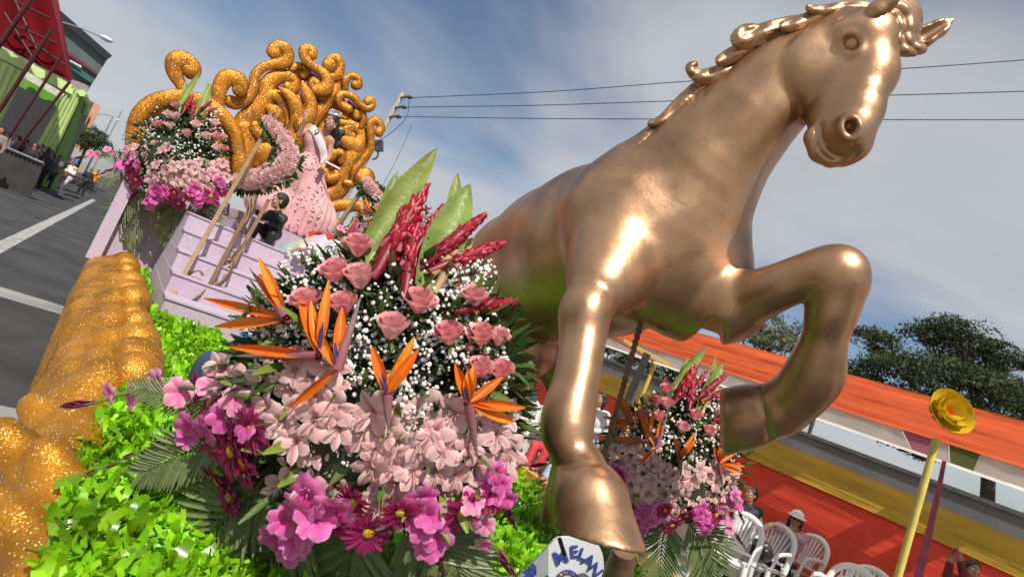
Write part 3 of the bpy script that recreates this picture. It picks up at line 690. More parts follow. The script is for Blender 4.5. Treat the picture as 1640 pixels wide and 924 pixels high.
X3, Y3, Z3 = A([1., 0, 0]), A([0, 1., 0]), A([0, 0, 1.])
def rose_mesh(seed, c_in, c_out, opened=.5):
    r = random.Random(seed); m = MB(); k = 0
    for ring, (n, rad_, h, tilt) in enumerate(((3, .09, 1.0, .0), (4, .19, 1.04, .04), (4, .27, 1.0, .08 + opened * .16), (5, .33, .88, .16 + opened * .45))):
        for i in range(n):
            a = 2 * math.pi * (i + ring * .37 + r.uniform(-.08, .08)) / n; o = A([math.cos(a), math.sin(a), 0]); tg = A([-math.sin(a), math.cos(a), 0])
            rows = []; cols = []
            wd = 2 * math.pi / n * .78
            for q in range(6):
                f = q / 5; row = []
                rr = rad_ * (math.sin(min(f * 1.35, 1) * math.pi / 2) ** .7) * (1 + .10 * ring * f) + tilt * .30 * f ** 3
                for j in range(6):
                    g = j / 2.5 - 1; aa = a + g * wd * (.35 + .75 * math.sin(min(f * 1.5, 1) * math.pi / 2))
                    lip = .04 * f ** 5 * (1 + ring * .7)
                    z = h * f * (1 - .18 * g * g * f) - tilt * .28 * f ** 3
                    row.append(A([math.cos(aa) * (rr + lip * .8 + .012 * k % .02), math.sin(aa) * (rr + lip * .8), z]))
                    cols.append(tuple(lerp(c_in, c_out, min(1, .25 * ring + .35 * f))))
                rows.append(row)
            m.grid(rows, cols); k += 1
    for i in range(5):
        a = 2 * math.pi * i / 5; o = A([math.cos(a), math.sin(a), 0])
        blade(m, o * .05, o * 1.0 + Z3 * .1, Z3, .55, .14, -.6, .1, 3, (.12, .22, .05), mi=1)
    m.tube([(0, 0, -.7), (0, 0, -.05), (0, 0, .06)], [.05, .05, .14], 6, (.12, .2, .05), 1)
    return m.mesh('rose', [petalm, leafm])
PK = (.80, .30, .30); PKL = (.86, .46, .44)
ROSES = [rose_mesh(1, (.86, .27, .30), (.95, .45, .47), .3), rose_mesh(2, (.86, .28, .31), (.95, .48, .49), .7), rose_mesh(3, (.88, .36, .38), (.96, .56, .57), .05), rose_mesh(7, (.87, .31, .33), (.95, .50, .51), .4)]
ROSES_PALE = [rose_mesh(4, (.92, .52, .48), (.97, .74, .70), .4), rose_mesh(5, (.92, .48, .46), (.97, .76, .72), .8)]
def alstro_mesh(seed):
    r = random.Random(seed); m = MB()
    for i in range(6):
        a = i * math.pi / 3 + r.uniform(-.15, .15); o = A([math.cos(a), math.sin(a), 0]); inner = i % 2
        tl = r.uniform(.7, 1.25)
        base_c = lerp((.98, .76, .72), (1, .90, .84), r.random()); pk = lerp((.58, .03, .10), (.82, .18, .26), r.random())
        blade(m, (0, 0, .05), o * tl * .8 + Z3 * .9, Z3 * tl * .8 - o * .9, r.uniform(.85, 1.05), (.34 if inner else .52) * r.uniform(.85, 1.1), -1.25, -.12, 6, tuple(pk * .12 + base_c * .88), tuple(base_c if i % 2 else base_c * .78 + pk * .22), prof=lambda f: (.22 + 1.05 * math.sin(math.pi * f ** 1.25 * .93)) if f < 1 else .18, mid=tuple(A(pk)) if inner else tuple(A(pk) * .6 + base_c * .4), ruffle=.09, seed=seed * 10 + i)
    for i in range(5):
        a = r.uniform(0, 6.28); m.tube([(0, 0, .1), (.10 * math.cos(a), .1 * math.sin(a), .5), (.2 * math.cos(a), .2 * math.sin(a), .72)], [.014, .014, .03], 4, (.75, .55, .45))
    m.tube([(0, 0, -.5), (0, 0, -.1), (0, 0, .1)], [.05, .06, .10], 6, (.30, .38, .12))
    return m.mesh('alstroemeria', [petalm])
ALS = [alstro_mesh(i) for i in range(6)]
def glad_floret_mesh(seed, c0, c1, cm):
    r = random.Random(seed); m = MB()
    for i in range(6):
        a = i * math.pi / 3 + r.uniform(-.12, .12); o = A([math.cos(a), math.sin(a), 0])
        tl = r.uniform(.55, 1.1)
        blade(m, (0, 0, 0), o * tl + Z3 * .7, Z3 * tl - o * .7, r.uniform(.9, 1.1), r.uniform(.65, .85), -1.1, -.10, 6, tuple(lerp(c0, cm, .4)), c1, prof=lambda f: .22 + .95 * math.sin(math.pi * (f * .82 + .04)), mid=cm, ruffle=.10, seed=seed * 7 + i)
    m.tube([(0, 0, -.35), (0, 0, .05)], [.06, .14], 6, (.5, .15, .3))
    return m.mesh('gladiolus_floret', [petalm])
GLAD = [glad_floret_mesh(i, (.90, .12, .50), (.98, .36, .74), (.78, .05, .38)) for i in range(3)]
GLADP = [glad_floret_mesh(10 + i, (.92, .34, .54), (.97, .62, .74), (.84, .16, .42)) for i in range(2)]
def daisy_mesh(seed, c0, c1, n=17):
    r = random.Random(seed); m = MB()
    for ring in range(2):
        for i in range(n):
            a = 2 * math.pi * (i + .5 * ring + r.uniform(-.2, .2)) / n; o = A([math.cos(a), math.sin(a), 0])
            blade(m, o * .14 + Z3 * .02 * ring, o + Z3 * r.uniform(.05, .4), Z3, r.uniform(.75, .95) * (1 - .12 * ring), .20, r.uniform(-.7, -.1), .15, 4, c0, c1, prof=lambda f: .5 + .6 * math.sin(math.pi * (f * .8 + .1)))
    m.tube([(0, 0, -.4), (0, 0, .0)], [.06, .12], 6, (.12, .2, .05), 1)
    return m.mesh('daisy', [petalm, leafm])
DAISY = [daisy_mesh(1, (.26, .006, .06), (.58, .03, .19)), daisy_mesh(2, (.30, .01, .09), (.55, .04, .22))]
GERB = daisy_mesh(5, (.62, .03, .01), (.75, .07, .02), 20)
_m = MB(); _m.ico((0, 0, .06), (.24, .24, .12), 2, (.80, .45, .03))
for _i in range(26):
    _a = random.uniform(0, 6.28); _r = .22 * math.sqrt(random.random()); _m.ico((_r * math.cos(_a), _r * math.sin(_a), .16 - _r * .35), .035, 1, (.82, .42, .02))
DEYE = _m.mesh('daisy_centre', [petalm])
def ginger_mesh(seed, c0=(.22, .004, .02), c1=(.42, .008, .03), n=46):
    r = random.Random(seed); m = MB(); m.tube([(0, 0, -.25), (0, 0, 0), (0, 0, .5), (0, 0, .95)], [.05, .10, .12, .03], 8, (.22, .01, .02))
    for i in range(n):
        f = i / n; a = i * 2.39996; o = A([math.cos(a), math.sin(a), 0]); rr = .11 * math.sin(math.pi * (.15 + .75 * f)) ** .6
        blade(m, o * rr * .7 + Z3 * f * .92, o * (.36 - .25 * f) + Z3 * 1.0, -o + Z3 * .3, .27 * (1.1 - .5 * f), .26 * (1.1 - .45 * f), r.uniform(-.15, .35), .45, 4, c0, c1, prof=lambda q: .9 * math.cos(q * 1.5) + .12)
    return m.mesh('red_ginger', [waxy])
GING = [ginger_mesh(1), ginger_mesh(2, (.20, .003, .02), (.50, .015, .05), 52)]
def broad_leaf(p0, p1, w, toward, c0, c1, parent, name='broad_leaf', bend=.3, mid=(.30, .38, .10)):
    m = MB(); d = A(p1) - A(p0); L = np.linalg.norm(d); c0 = A(c0); c1 = A(c1)
    blade(m, p0, d, toward, L, w, bend, .28, 9, c0, c1, prof=lambda f: (math.sin(math.pi * min(1, f * .88 + .12)) ** .75) + .02, mid=mid, ruffle=.035)
    m.c = [tuple(A(c) * random.uniform(.72, 1.2)) for c in m.c]
    return m.build(name, [leafm], parent)
def frond(pts, w, parent, toward, col=(.075, .115, .04), n=26, droop=.25, name='palm_frond'):
    m = MB(); q = smooth_path(pts, 8); m.tube(q, np.linspace(.006, .002, len(q)) * w / .2, 5, (.12, .16, .05))
    for i in range(n):
        f = .10 + .9 * i / n; k = f * (len(q) - 1); i0 = min(int(k), len(q) - 2); p = q[i0] + (q[i0 + 1] - q[i0]) * (k - i0); t = norm(q[i0 + 1] - q[i0])
        side = norm(np.cross(t, toward)); up = np.cross(side, t)
        L = w * (math.sin(math.pi * (.18 + .75 * f)) ** .7)
        for sg in (-1, 1):
            v = random.uniform(.8, 1.15); c = (col[0] * v, col[1] * v, col[2] * v)
            blade(m, p, side * sg * (.85 - .3 * f) + t * (.55 + .5 * f) + up * random.uniform(.0, .15), up, L * random.uniform(.9, 1.1), .05 * w / .2 * .36, -droop + random.uniform(-.15, .15), .3, 3, c, tuple(A(c) * 1.25))
    return m.build(name, [leafm], parent)
ORG = (.80, .16, .012); ORG2 = (.86, .30, .03)
def bird(base, bract_tip, tips, parent, w=.03, name='bird_of_paradise'):
    # beak-like bract with orange sepals and a blue tongue
    base = A(base); bt = A(bract_tip); m = MB(); q = smooth_path([base, base * .5 + bt * .5, bt], 4); L = np.linalg.norm(bt - base)
    m.tube(q, [w * .55 * (1 - (i / (len(q) - 1)) ** 1.6) + .0015 for i in range(len(q))], 8, [tuple(lerp((.36, .10, .13), (.22, .20, .19), i / (len(q) - 1))) for i in range(len(q)) for _ in range(8)], 0, cap=False)
    o = m.build(name, [waxy], parent)
    for i, tp in enumerate(tips):
        tp = A(tp); s = MB(); d = tp - base; tow = CP - base
        blade(s, base, d, tow, np.linalg.norm(d), w * random.uniform(1.05, 1.35), random.uniform(-.25, .25), .5, 7, tuple(A(ORG) * .8), ORG2 if i % 2 else ORG, prof=lambda f: (math.sin(math.pi * (f * .93 + .05)) ** .9) + .03)
        s.build('orange_sepal', [waxy], o)
    s = MB(); d = A(tips[0]) - base; blade(s, base + norm(CP - base) * w * .4, d * .6 - (bt - base) * .2, CP - base, np.linalg.norm(d) * .42, w * .4, .1, .5, 4, (.03, .035, .16), (.05, .05, .20)); s.build('blue_tongue', [waxy], o)
    return o
babym = mat('gypsophila_white', (.85, .83, .79), .7, 0, .05, 40, trans=.2)
greenm = mat('bouquet_greenery', (.045, .085, .022), .55, 0, .35, 14, trans=.2, vcol=True)

def bouquet(cx, cy, R, d, label, mirror=1, fs=1.0, detail=2, rot=0.0, group=None, core=True, birds=True):
    root = thing('flower_arrangement', label, 'flower arrangement', P(cx, cy + R * .5, d), group)
    k = R / 270.0
    cr_, sr_ = math.cos(rot), math.sin(rot)
    def m2(u, v): u *= mirror; return (cx + k * (u * cr_ - v * sr_), cy + k * (u * sr_ + v * cr_))
    depth = R * d / FPX                                   # world radius of the whole bunch
    def front(u, v, push=1.0):                            # a point on the domed face of the bunch
        q = 1 - min(1, (u / 290.) ** 2 + (v / 310.) ** 2)
        x, y = m2(u, v); return P(x, y, d - depth * .62 * math.sqrt(q) * push)
    def axis(u, v, spread=.9):
        x = mirror * u / 270. ; y = v / 300.
        xx, yy = x * cr_ - y * sr_, x * sr_ + y * cr_
        return D(xx * spread + random.uniform(-.25, .25), yy * spread - .10 + random.uniform(-.25, .25), .75)
    unit = d / FPX * k                                    # metres per layout unit
    # dark leafy core
    V = []; Fq = []; C = []; n = 1500 if detail > 1 else 700; gm = MB()
    for i in range(n):
        a = random.uniform(0, 6.283); r = math.sqrt(random.random()); u, v = 235 * r * math.cos(a), -10 + 205 * r * math.sin(a)
        if v < -150 and abs(u) > 140: continue
        p = front(u, v, random.uniform(.15, .86)); x = axis(u, v, 1.2) + A([random.uniform(-.6, .6) for _ in range(3)])
        g = random.uniform(.6, 1.6); y = random.uniform(.8, 1.5)
        blade(gm, p, x, Z3 + A([random.uniform(-.7, .7) for _ in range(3)]), unit * random.uniform(30, 58), unit * random.uniform(11, 20), random.uniform(-.5, .3), .2, 2, (g * y, g, g * .8))
    o = gm.build('greenery', greenm, root); o['kind'] = 'stuff'
    if core:
        s = SDF(); s.ell(P(*m2(0, 30), d + depth * .05), (depth * .66,) * 3, k=.02); s.ell(P(*m2(0, -90), d + depth * .02), (depth * .45,) * 3, k=.05)
        s.build('foam_core', mat('foam_core', (.022, .035, .014), .9), depth / 14, root)
    # baby's breath
    bm = MB(); stems = MB()
    clusters = [(-20, -140, 75), (-100, -185, 55), (80, -165, 70), (30, -70, 85), (80, -30, 75), (-45, -60, 55), (165, -80, 55), (10, -10, 75), (-90, 40, 40), (60, 60, 45), (-20, 95, 35), (130, 70, 35), (-165, -120, 45), (-140, -90, 40), (155, -190, 40), (60, 20, 45), (180, -30, 45), (110, -110, 60)]
    per = 150 if detail > 1 else (45 if birds else 30)
    for (u, v, r) in clusters:
        for i in range(per):
            a = random.uniform(0, 6.283); q = r * math.sqrt(random.random()); uu, vv = u + q * math.cos(a), v + q * math.sin(a)
            p = front(uu, vv, random.uniform(.80, 1.06))
            rr = unit * random.uniform(1.6, 4.0) * (1 if detail > 1 else 1.5)
            bm.ico(p, (rr * random.uniform(.7, 1.2), rr * random.uniform(.7, 1.2), rr * random.uniform(.7, 1.2)), 1)
            if i % 6 == 0: stems.tube([front(u, v, .6), p], unit * .8, 3, cap=False)
    o = bm.build('gypsophila', babym, root, False); o['kind'] = 'stuff'
    o = stems.build('gypsophila_stems', stemm, root); o['kind'] = 'stuff'
    # roses
    for i, (u, v, s) in enumerate([(-26, -237, 24), (-62, -196, 25), (-24, -187, 26), (-110, -148, 26), (-51, -143, 24), (72, -148, 26), (28, -107, 26), (160, -155, 23), (118, -96, 24), (170, -94, 23), (200, -90, 19), (168, -40, 23), (202, -36, 22), (-128, -60, 18)]):
        z = axis(u, v); p = front(u, v, 1.06); z2 = norm(z * .35 + D(random.uniform(-.25, .25), -.9, .15) * .9)
        pool = ROSES if birds or i % 3 == 0 else ROSES_PALE
        inst('rose', pool[i % len(pool)], root, p - z2 * unit * s * .8, frame_q(z2, spin=random.uniform(0, 6.28)), unit * s * 1.45 * fs)
    # alstroemeria
    pts = []; tries = 0; want = 74 if detail > 1 else 70
    while len(pts) < want and tries < 6000:
        tries += 1; u = random.uniform(-250, 215); v = random.uniform(-60, 195)
        lim = -45 - .0 * u if u < -60 else (10 if u < 150 else -10)
        if u > -60 and v < 25: continue
        if u < -60 and v < -60 + (u + 60) * -.10: continue
        if u * u / 62000 + v * v / 52000 > 1.05 or (u < -150 and v > 60) or (u < -60 and v > 150): continue
        if all((u - a) ** 2 + (v - b) ** 2 > 30 ** 2 for a, b in pts): pts.append((u, v))
    for u, v in pts:
        z = norm(axis(u, v, .8) + D(0, -.1, 1) * .9 + A([random.uniform(-.35, .35) for _ in range(3)])); p = front(u, v, random.uniform(.97, 1.12))
        inst('alstroemeria', random.choice(ALS), root, p - z * unit * 8, frame_q(z, spin=random.uniform(0, 6.28)), unit * random.uniform(28, 38) * fs)
    # dark daisies and a gerbera
    for i, (u, v, s) in enumerate([(-255, 75, 36), (-210, 112, 40), (-250, 140, 36), (-10, 222, 36), (-32, 172, 28), (140, 188, 38), (-285, -5, 28), (-262, 15, 30), (-310, 10, 24), (-60, 205, 24), (40, 190, 28), (190, 165, 26), (-228, 92, 40), (-196, 58, 34), (-272, 108, 36), (-232, 165, 34), (-300, 40, 30), (-240, 30, 32)]):
        z = norm(axis(u, v, .8) + A([random.uniform(-.2, .2) for _ in range(3)])); p = front(u, v, 1.24)
        o = inst('daisy', DAISY[i % 2], root, p, frame_q(z, spin=i), unit * s * fs); c = inst('daisy_centre', DEYE, o, (0, 0, 0))
    o = inst('gerbera', GERB, root, front(198, 172, 1.05), frame_q(axis(198, 172)), unit * 26 * fs); inst('gerbera_centre', DEYE, o, (0, 0, 0))
    # gladioli: stalks of florets with dark closed buds at the tip
    for (line, nf, pool, s) in [(((-60, 150), (-120, 200), (-140, 260)), 9, GLAD, 34), (((70, 150), (88, 200), (105, 250), (118, 300)), 6, GLAD, 28), (((150, 165), (185, 225), (230, 290)), 4, GLADP, 20), (((-180, 35), (-265, 45), (-320, 70), (-560, 172)), 5, GLAD, 27), (((-190, 0), (-330, -15), (-440, 12), (-475, 15)), 6, GLADP, 25), (((185, 120), (205, 160), (225, 205)), 5, GLAD, 20)]:
        q = smooth_path([tuple(front(u, v, 1.0) - D(0, 0, 1) * 0 + D(0, 0, 1) * unit * 22) for u, v in line], 8)
        g = MB(); g.tube(q, np.linspace(unit * 4, unit * 1.4, len(q)), 6); stalk = g.build('gladiolus', stemm, root)
        nn = len(q) - 1
        for i in range(nf):
            f = (.05 + .62 * i / nf) if len(line) != 3 or nf != 9 else (.1 + .8 * i / nf); p = q[int(f * nn)]; t = norm(q[min(int(f * nn) + 1, nn)] - q[int(f * nn)])
            z = norm(t * .25 + D(random.uniform(-.5, .5), random.uniform(-.6, .4), 1.0))
            sz = unit * s * (1.05 - .35 * f) * random.uniform(.85, 1.1) * fs
            inst('gladiolus_floret', random.choice(pool), stalk, p + np.cross(t, D(0, 0, 1)) * unit * (16 if i % 2 else -16) * (1 if nf == 9 else .55), frame_q(z, spin=random.uniform(0, 6)), sz)
        for i in range(9):
            f = .66 + .34 * i / 8; p = q[min(int(f * nn), nn)]; t = norm(q[nn] - q[nn - 3]); sd = np.cross(t, D(0, 0, 1))
            bmesh_ = MB(); L = unit * (34 - 2.2 * i) * .8; blade(bmesh_, p, t * 1.0 + sd * (.16 if i % 2 else -.16), D(0, 0, 1), L, L * .30, -.15, -.5, 4, (.16, .015, .06), (.26, .03, .10) if i > 2 else (.60, .10, .30)); blade(bmesh_, p, t * 1.0 + sd * (.16 if i % 2 else -.16), D(0, 0, -1), L, L * .30, -.15, -.5, 4, (.14, .012, .05), (.22, .03, .09)); bmesh_.build('bud', [petalm], stalk)
    # birds of paradise
    def pt(u, v, push=1.12): return front(u, v, push)
    for (b, bt, tips) in [] if not birds else [((-140, -120), (-200, -200), [(-250, -148), (-245, -108), (-187, -200), (-178, -210)]), ((-90, -60), (-225, -60), [(-118, -170), (-70, -180), (-215, -75), (-98, -150)]), ((-60, -38), (-22, -155), [(-48, -140), (-110, -130), (-130, 20)]), ((20, 0), (22, 60), [(-2, -78), (66, -92), (72, -72), (40, -50)]), ((150, 15), (165, 105), [(130, -50), (160, -48), (205, -28), (150, -40), (235, 20), (225, 45)])]:
        base = pt(*b, 1.22)
        bird(base, pt(*bt, 1.22), [pt(u, v, 1.16) + D(0, 0, 1) * unit * 10 for u, v in tips], root, unit * 11.5)
    # red gingers
    for i, (a, b) in enumerate([((15, -215), (82, -330)), ((52, -185), (68, -290)), ((90, -215), (175, -285)), ((112, -205), (205, -240)), ((150, -135), (226, -148)), ((-42, -250), (-25, -285)), ((118, -235), (160, -268)), ((70, -235), (110, -300)), ((30, -240), (46, -300))]):
        p0 = front(a[0], a[1], 1.0); x, y = m2(*b); p1 = P(x, y, d - depth * .18 - unit * 10 * (i % 3)); z = p1 - p0
        L = np.linalg.norm(z) * (1.0 if i != 5 else .8) * (1 if birds else .62)
        o = inst('red_ginger', GING[i % 2], root, p0, frame_q(z, spin=i), L); o.scale = (L * .80, L * .80, L)
    for i, (a, b, w) in enumerate([((-15, -230), (92, -385), 40), ((75, -165), (142, -325), 58), ((30, -270), (48, -330), 24), ((118, -230), (128, -345), 26), ((-10, -200), (30, -345), 26), ((112, -190), (150, -245), 22)]):
        g = [((.24, .32, .07), (.36, .40, .10)), ((.20, .32, .07), (.30, .40, .11)), ((.40, .32, .14), (.44, .36, .16))][i % 3]
        x, y = m2(*b); broad_leaf(front(*a, .9), P(x, y, d - depth * .1), unit * w * (1 if birds else .7), D(.3, .1, .9), g[0], g[1], root)
    for a, b in (((92, -190), (120, -215)), ((95, -160), (130, -225))):
        m = MB(); m.tube([front(*a, 1.0), front(*b, 1.0)], [unit * 5, unit * 9], 6); m.build('dry_sheath', woodm, root)
    # small pale leaf blades among the flowers
    for i in range(42 if detail > 1 else 22):
        u, v = random.uniform(-200, 200), random.uniform(-150, 190); g = random.uniform(.8, 1.5)
        m = MB(); x = axis(u, v, 1.4); blade(m, front(u, v, .9), x + A([random.uniform(-.6, .6) for _ in range(3)]), D(random.uniform(-1, 1), -.5, .6), unit * random.uniform(38, 70), unit * random.uniform(9, 16), random.uniform(-.6, .4), .2, 5, (.10 * g, .17 * g, .03), (.18 * g, .24 * g, .05)); m.build('leaf', [leafm], root)
    # palm fronds hanging below
    for (line, w) in [(((-140, 130), (-230, 190), (-300, 280), (-330, 380)), 120), (((-90, 170), (-150, 240), (-220, 330), (-250, 420)), 125), (((-20, 200), (-40, 280), (-50, 400)), 120), (((40, 200), (90, 280), (110, 390)), 120), (((90, 200), (130, 270), (160, 380)), 95), (((-200, 60), (-290, 90), (-380, 130)), 70), (((-210, 20), (-300, 10), (-390, -10)), 45)]:
        q = [P(*m2(u, v), d - depth * (.18 if i_ == 0 else .22 - .06 * i_)) for i_, (u, v) in enumerate(line)]
        frond(q, unit * w, root, D(0, -.2, 1), (.19, .23, .10), 24 if detail > 1 else 16)
    return root
main_b = bouquet(600, 630, 270, 1.72, 'large nearest flower arrangement in front of the horse, pink roses above orange bird-of-paradise')
bq2 = bouquet(1080, 735, 128, 2.95, 'flower arrangement between the horse forelegs, in front of the white chairs', 1, 1.0, 1)
bq3 = bouquet(290, 250, 92, 6.3, "pale pink rose arrangement with palm fronds on the lilac platform", 1, 1.0, 1, birds=False)
bq4 = bouquet(632, 372, 70, 5.2, "half hidden flower arrangement to the right of the stairs, behind the red gingers", 1, 1.0, 1)
# ---------------------------------------------------------------- festival tent, drapes, wall and trees on the right
def Pt(x, y, t):
    r = ray(x, y); return CP + t / (r @ T_) * r
def fabric(name, col, trans=.25, var=.06):
    m = mat(name, col, .7, 0, var, 1.2, 0, 40, trans=trans)
    nt = m.node_tree; b = nt.nodes['Principled BSDF']; b.inputs['Specular IOR Level'].default_value = .25; tc = nt.nodes.new('ShaderNodeTexCoord'); mpn = nt.nodes.new('ShaderNodeMapping')
    mpn.inputs['Rotation'].default_value = (0, 0, -TH - math.pi / 2); mpn.inputs['Scale'].default_value = (.25, .25, 16)
    nt.links.new(tc.outputs['Object'], mpn.inputs[0]); n = nt.nodes.new('ShaderNodeTexNoise'); n.inputs['Scale'].default_value = 1.6; n.inputs['Detail'].default_value = 5; nt.links.new(mpn.outputs[0], n.inputs['Vector'])
    bp = nt.nodes.new('ShaderNodeBump'); bp.inputs['Strength'].default_value = .22; bp.inputs['Distance'].default_value = .03; nt.links.new(n.outputs[0], bp.inputs['Height']); nt.links.new(bp.outputs[0], b.inputs['Normal'])
    return m
orange = fabric('orange_satin', (.86, .15, .05)); redm = fabric('red_satin', (.70, .07, .04), .2); goldm = fabric('mustard_satin', (.50, .32, .045), .2)
whitem = mat('white_canvas', (.90, .88, .83), .8, 0, .05, 3, .1, 20, trans=.75)
def drape(name, s0, s1, t, z0, z1, m, parent, amp=.02, nz=22, slope=0.0, seed=1):
    b = MB(); r = random.Random(seed); ph = [r.uniform(0, 6) for _ in range(nz + 1)]; am = [r.uniform(.3, 1) for _ in range(nz + 1)]
    n = int((s1 - s0) / .22)
    rows = []
    for j in range(nz + 1):
        f = j / nz; row = []
        for i in range(n + 1):
            s = s0 + (s1 - s0) * i / n; sag = -.025 * abs(math.sin(math.pi * (s - s0) / 3.1)) * 0 - .03 * (1 - abs(math.sin(math.pi * s / 3.0))) * 0
            o = amp * am[j] * ((j % 2) * 2 - 1) * (.65 + .35 * math.sin(s * .8 + ph[j])) + .006 * math.sin(s * 7 + j)
            row.append(W(s, t + slope * f + o, z0 + (z1 - z0) * f + sag + .008 * math.sin(s * 1.3 + ph[j])))
        rows.append(row)
    b.grid(rows); return b.build(name, m, parent)
tent = thing('festival_tent', 'long tent with orange satin front drape and white ceiling over the chairs', 'tent', W(6, 8, 0))
drape('orange_drape', -3, 30, 7.02, 2.58, 3.02, orange, tent, .012, 16, .10)
b = MB(); pink = mat('pink_canvas', (.62, .22, .30), .8, 0, .06, 3, 0, 20, trans=.35); olive = mat('olive_canvas', (.17, .20, .05), .8, 0, .06, 3, 0, 20, trans=.3)
def ceil_panel(s0, s1, m, t0=7.04, t1=9.5, sh=0.0, th=.012):
    q = MB(); q.box((W((s0 + s1) / 2, (t0 + t1) / 2, 2.585)), S_ * (s1 - s0) / 2 * .998, T_ * (t1 - t0) / 2, Z_ * th / 2); return q.build('ceiling_panel', m, tent, False)
for (s0, s1, m) in [(-3, .4, whitem), (.4, 4.0, whitem), (4.0, 7, whitem), (7, 10, whitem), (10, 14, whitem), (14, 20, whitem), (20, 30, whitem)]:
    if 0 < s0 < 3.9: ceil_panel(s0, s1, m, 7.04, 9.0); ceil_panel(s0, s1, m, 9.14, 9.5)
    else: ceil_panel(s0, s1, m)
for (s0, s1) in [(.4, .9), (1.75, 2.15), (2.3, 2.7), (3.9, 4.0)]: ceil_panel(s0, s1, whitem, 9.003, 9.137)
def valance(s0, s1, b0, b1, m, nm='valance_panel'):
    q = MB(); q.prism([W(s0, 7.03, 2.59), W(s1, 7.03, 2.60), W(b1, 7.03, 2.408), W(b0, 7.03, 2.405)], T_ * .012); q.build(nm, m, tent, False)
for (s0, s1, b0, b1, m) in [(-3, 1.915, -3, 1.927, whitem), (1.92, 2.185, 1.932, 2.12, olive), (2.19, 2.318, 2.125, 2.292, whitem), (2.323, 2.625, 2.297, 2.46, pink), (2.63, 4.4, 2.465, 4.4, whitem)] + [(4.41 + 3 * k, 7.40 + 3 * k, 4.41 + 3 * k, 7.40 + 3 * k, whitem) for k in range(8)]: valance(s0, s1, b0, b1, m)
post = mat('tent_post_steel', (.35, .35, .34), .5, .4)
for s in (-2.5, 6.0, 12, 18, 24, 29.5):
    for t in (9.52,):
        b = MB(); b.tube([W(s, t, .15), W(s, t, 2.58)], .03, 8); b.build('post', post, tent)
fen = thing('drape_fence', 'low back wall of red satin with mustard satin band on top behind the white chairs', 'fabric wall', W(6, 9.4, .15))
drape('red_drape', -3, 30, 9.42, .16, 1.64, redm, fen, .013, 30, 0, 3)
drape('mustard_drape', -3, 30, 9.38, 1.60, 2.02, goldm, fen, .016, 14, 0, 5)
for s in range(-3, 31, 3):
    b = MB(); b.tube([W(s, 9.49, .15), W(s, 9.49, 2.0)], .02, 6); b.build('post', post, fen)
# yellow tent frame, black post
ym = mat('yellow_paint', (.62, .44, .05), .5, 0, .1, 6)
yf = thing('yellow_frame', 'yellow painted metal frame post with short brace under the tent edge', 'frame', W(6, 7, .15))
b = MB(); a = P(1049, 583, 8.2); g = a.copy(); g[2] = .15; b.tube([g, P(1008, 680, 8.2), a], .03, 8); b.build('post', ym, yf)
b = MB(); b.bar(P(1000, 545, 8.4), P(1072, 584, 8.0), .05, .04); b.build('top_bar', ym, yf, False)
b = MB(); b.bar(P(1049, 583, 8.2), P(1030, 562, 8.25), .03, .03); b.build('brace', ym, yf, False)
bp_ = MB(); a = P(1037, 566, 7.6); c = P(985, 690, 7.6); bp_.bar(c + (c - a) * 1.1, a, .09, .05); tag(bp_.build('black_post', mat('black_paint', (.025, .025, .03), .5), None, False), 'black leaning post beside the horse foreleg and the yellow frame', 'post')
b = MB(); b.bar(P(978, 540, 8.3), P(1046, 578, 7.8), .05, .03); tag(b.build('red_bar', mat('red_paint', (.45, .06, .03), .5), None, False), 'thin red bar crossing above the black leaning post', 'bar')
# wall and far setting
wallm = mat('grey_plaster_wall', (.15, .147, .143), .9, 0, .12, 1.2, .2, 12)
wl = thing('boundary_wall', 'grey plastered boundary wall behind the mustard drape, under the big tree', 'wall', W(6, 14, 0))
ztop = Pt(1313, 706, 14.0)[2]
b = MB(); b.box(W(8, 14.15, ztop / 2 - .06), S_ * 30, T_ * .12, Z_ * (ztop / 2 + .06)); b.build('wall_body', wallm, wl, False)
b = MB(); b.box(W(8, 14.15, ztop + .04), S_ * 30, T_ * .17, Z_ * .04); b.build('coping', mat('wall_coping', (.10, .10, .10), .9), wl, False)

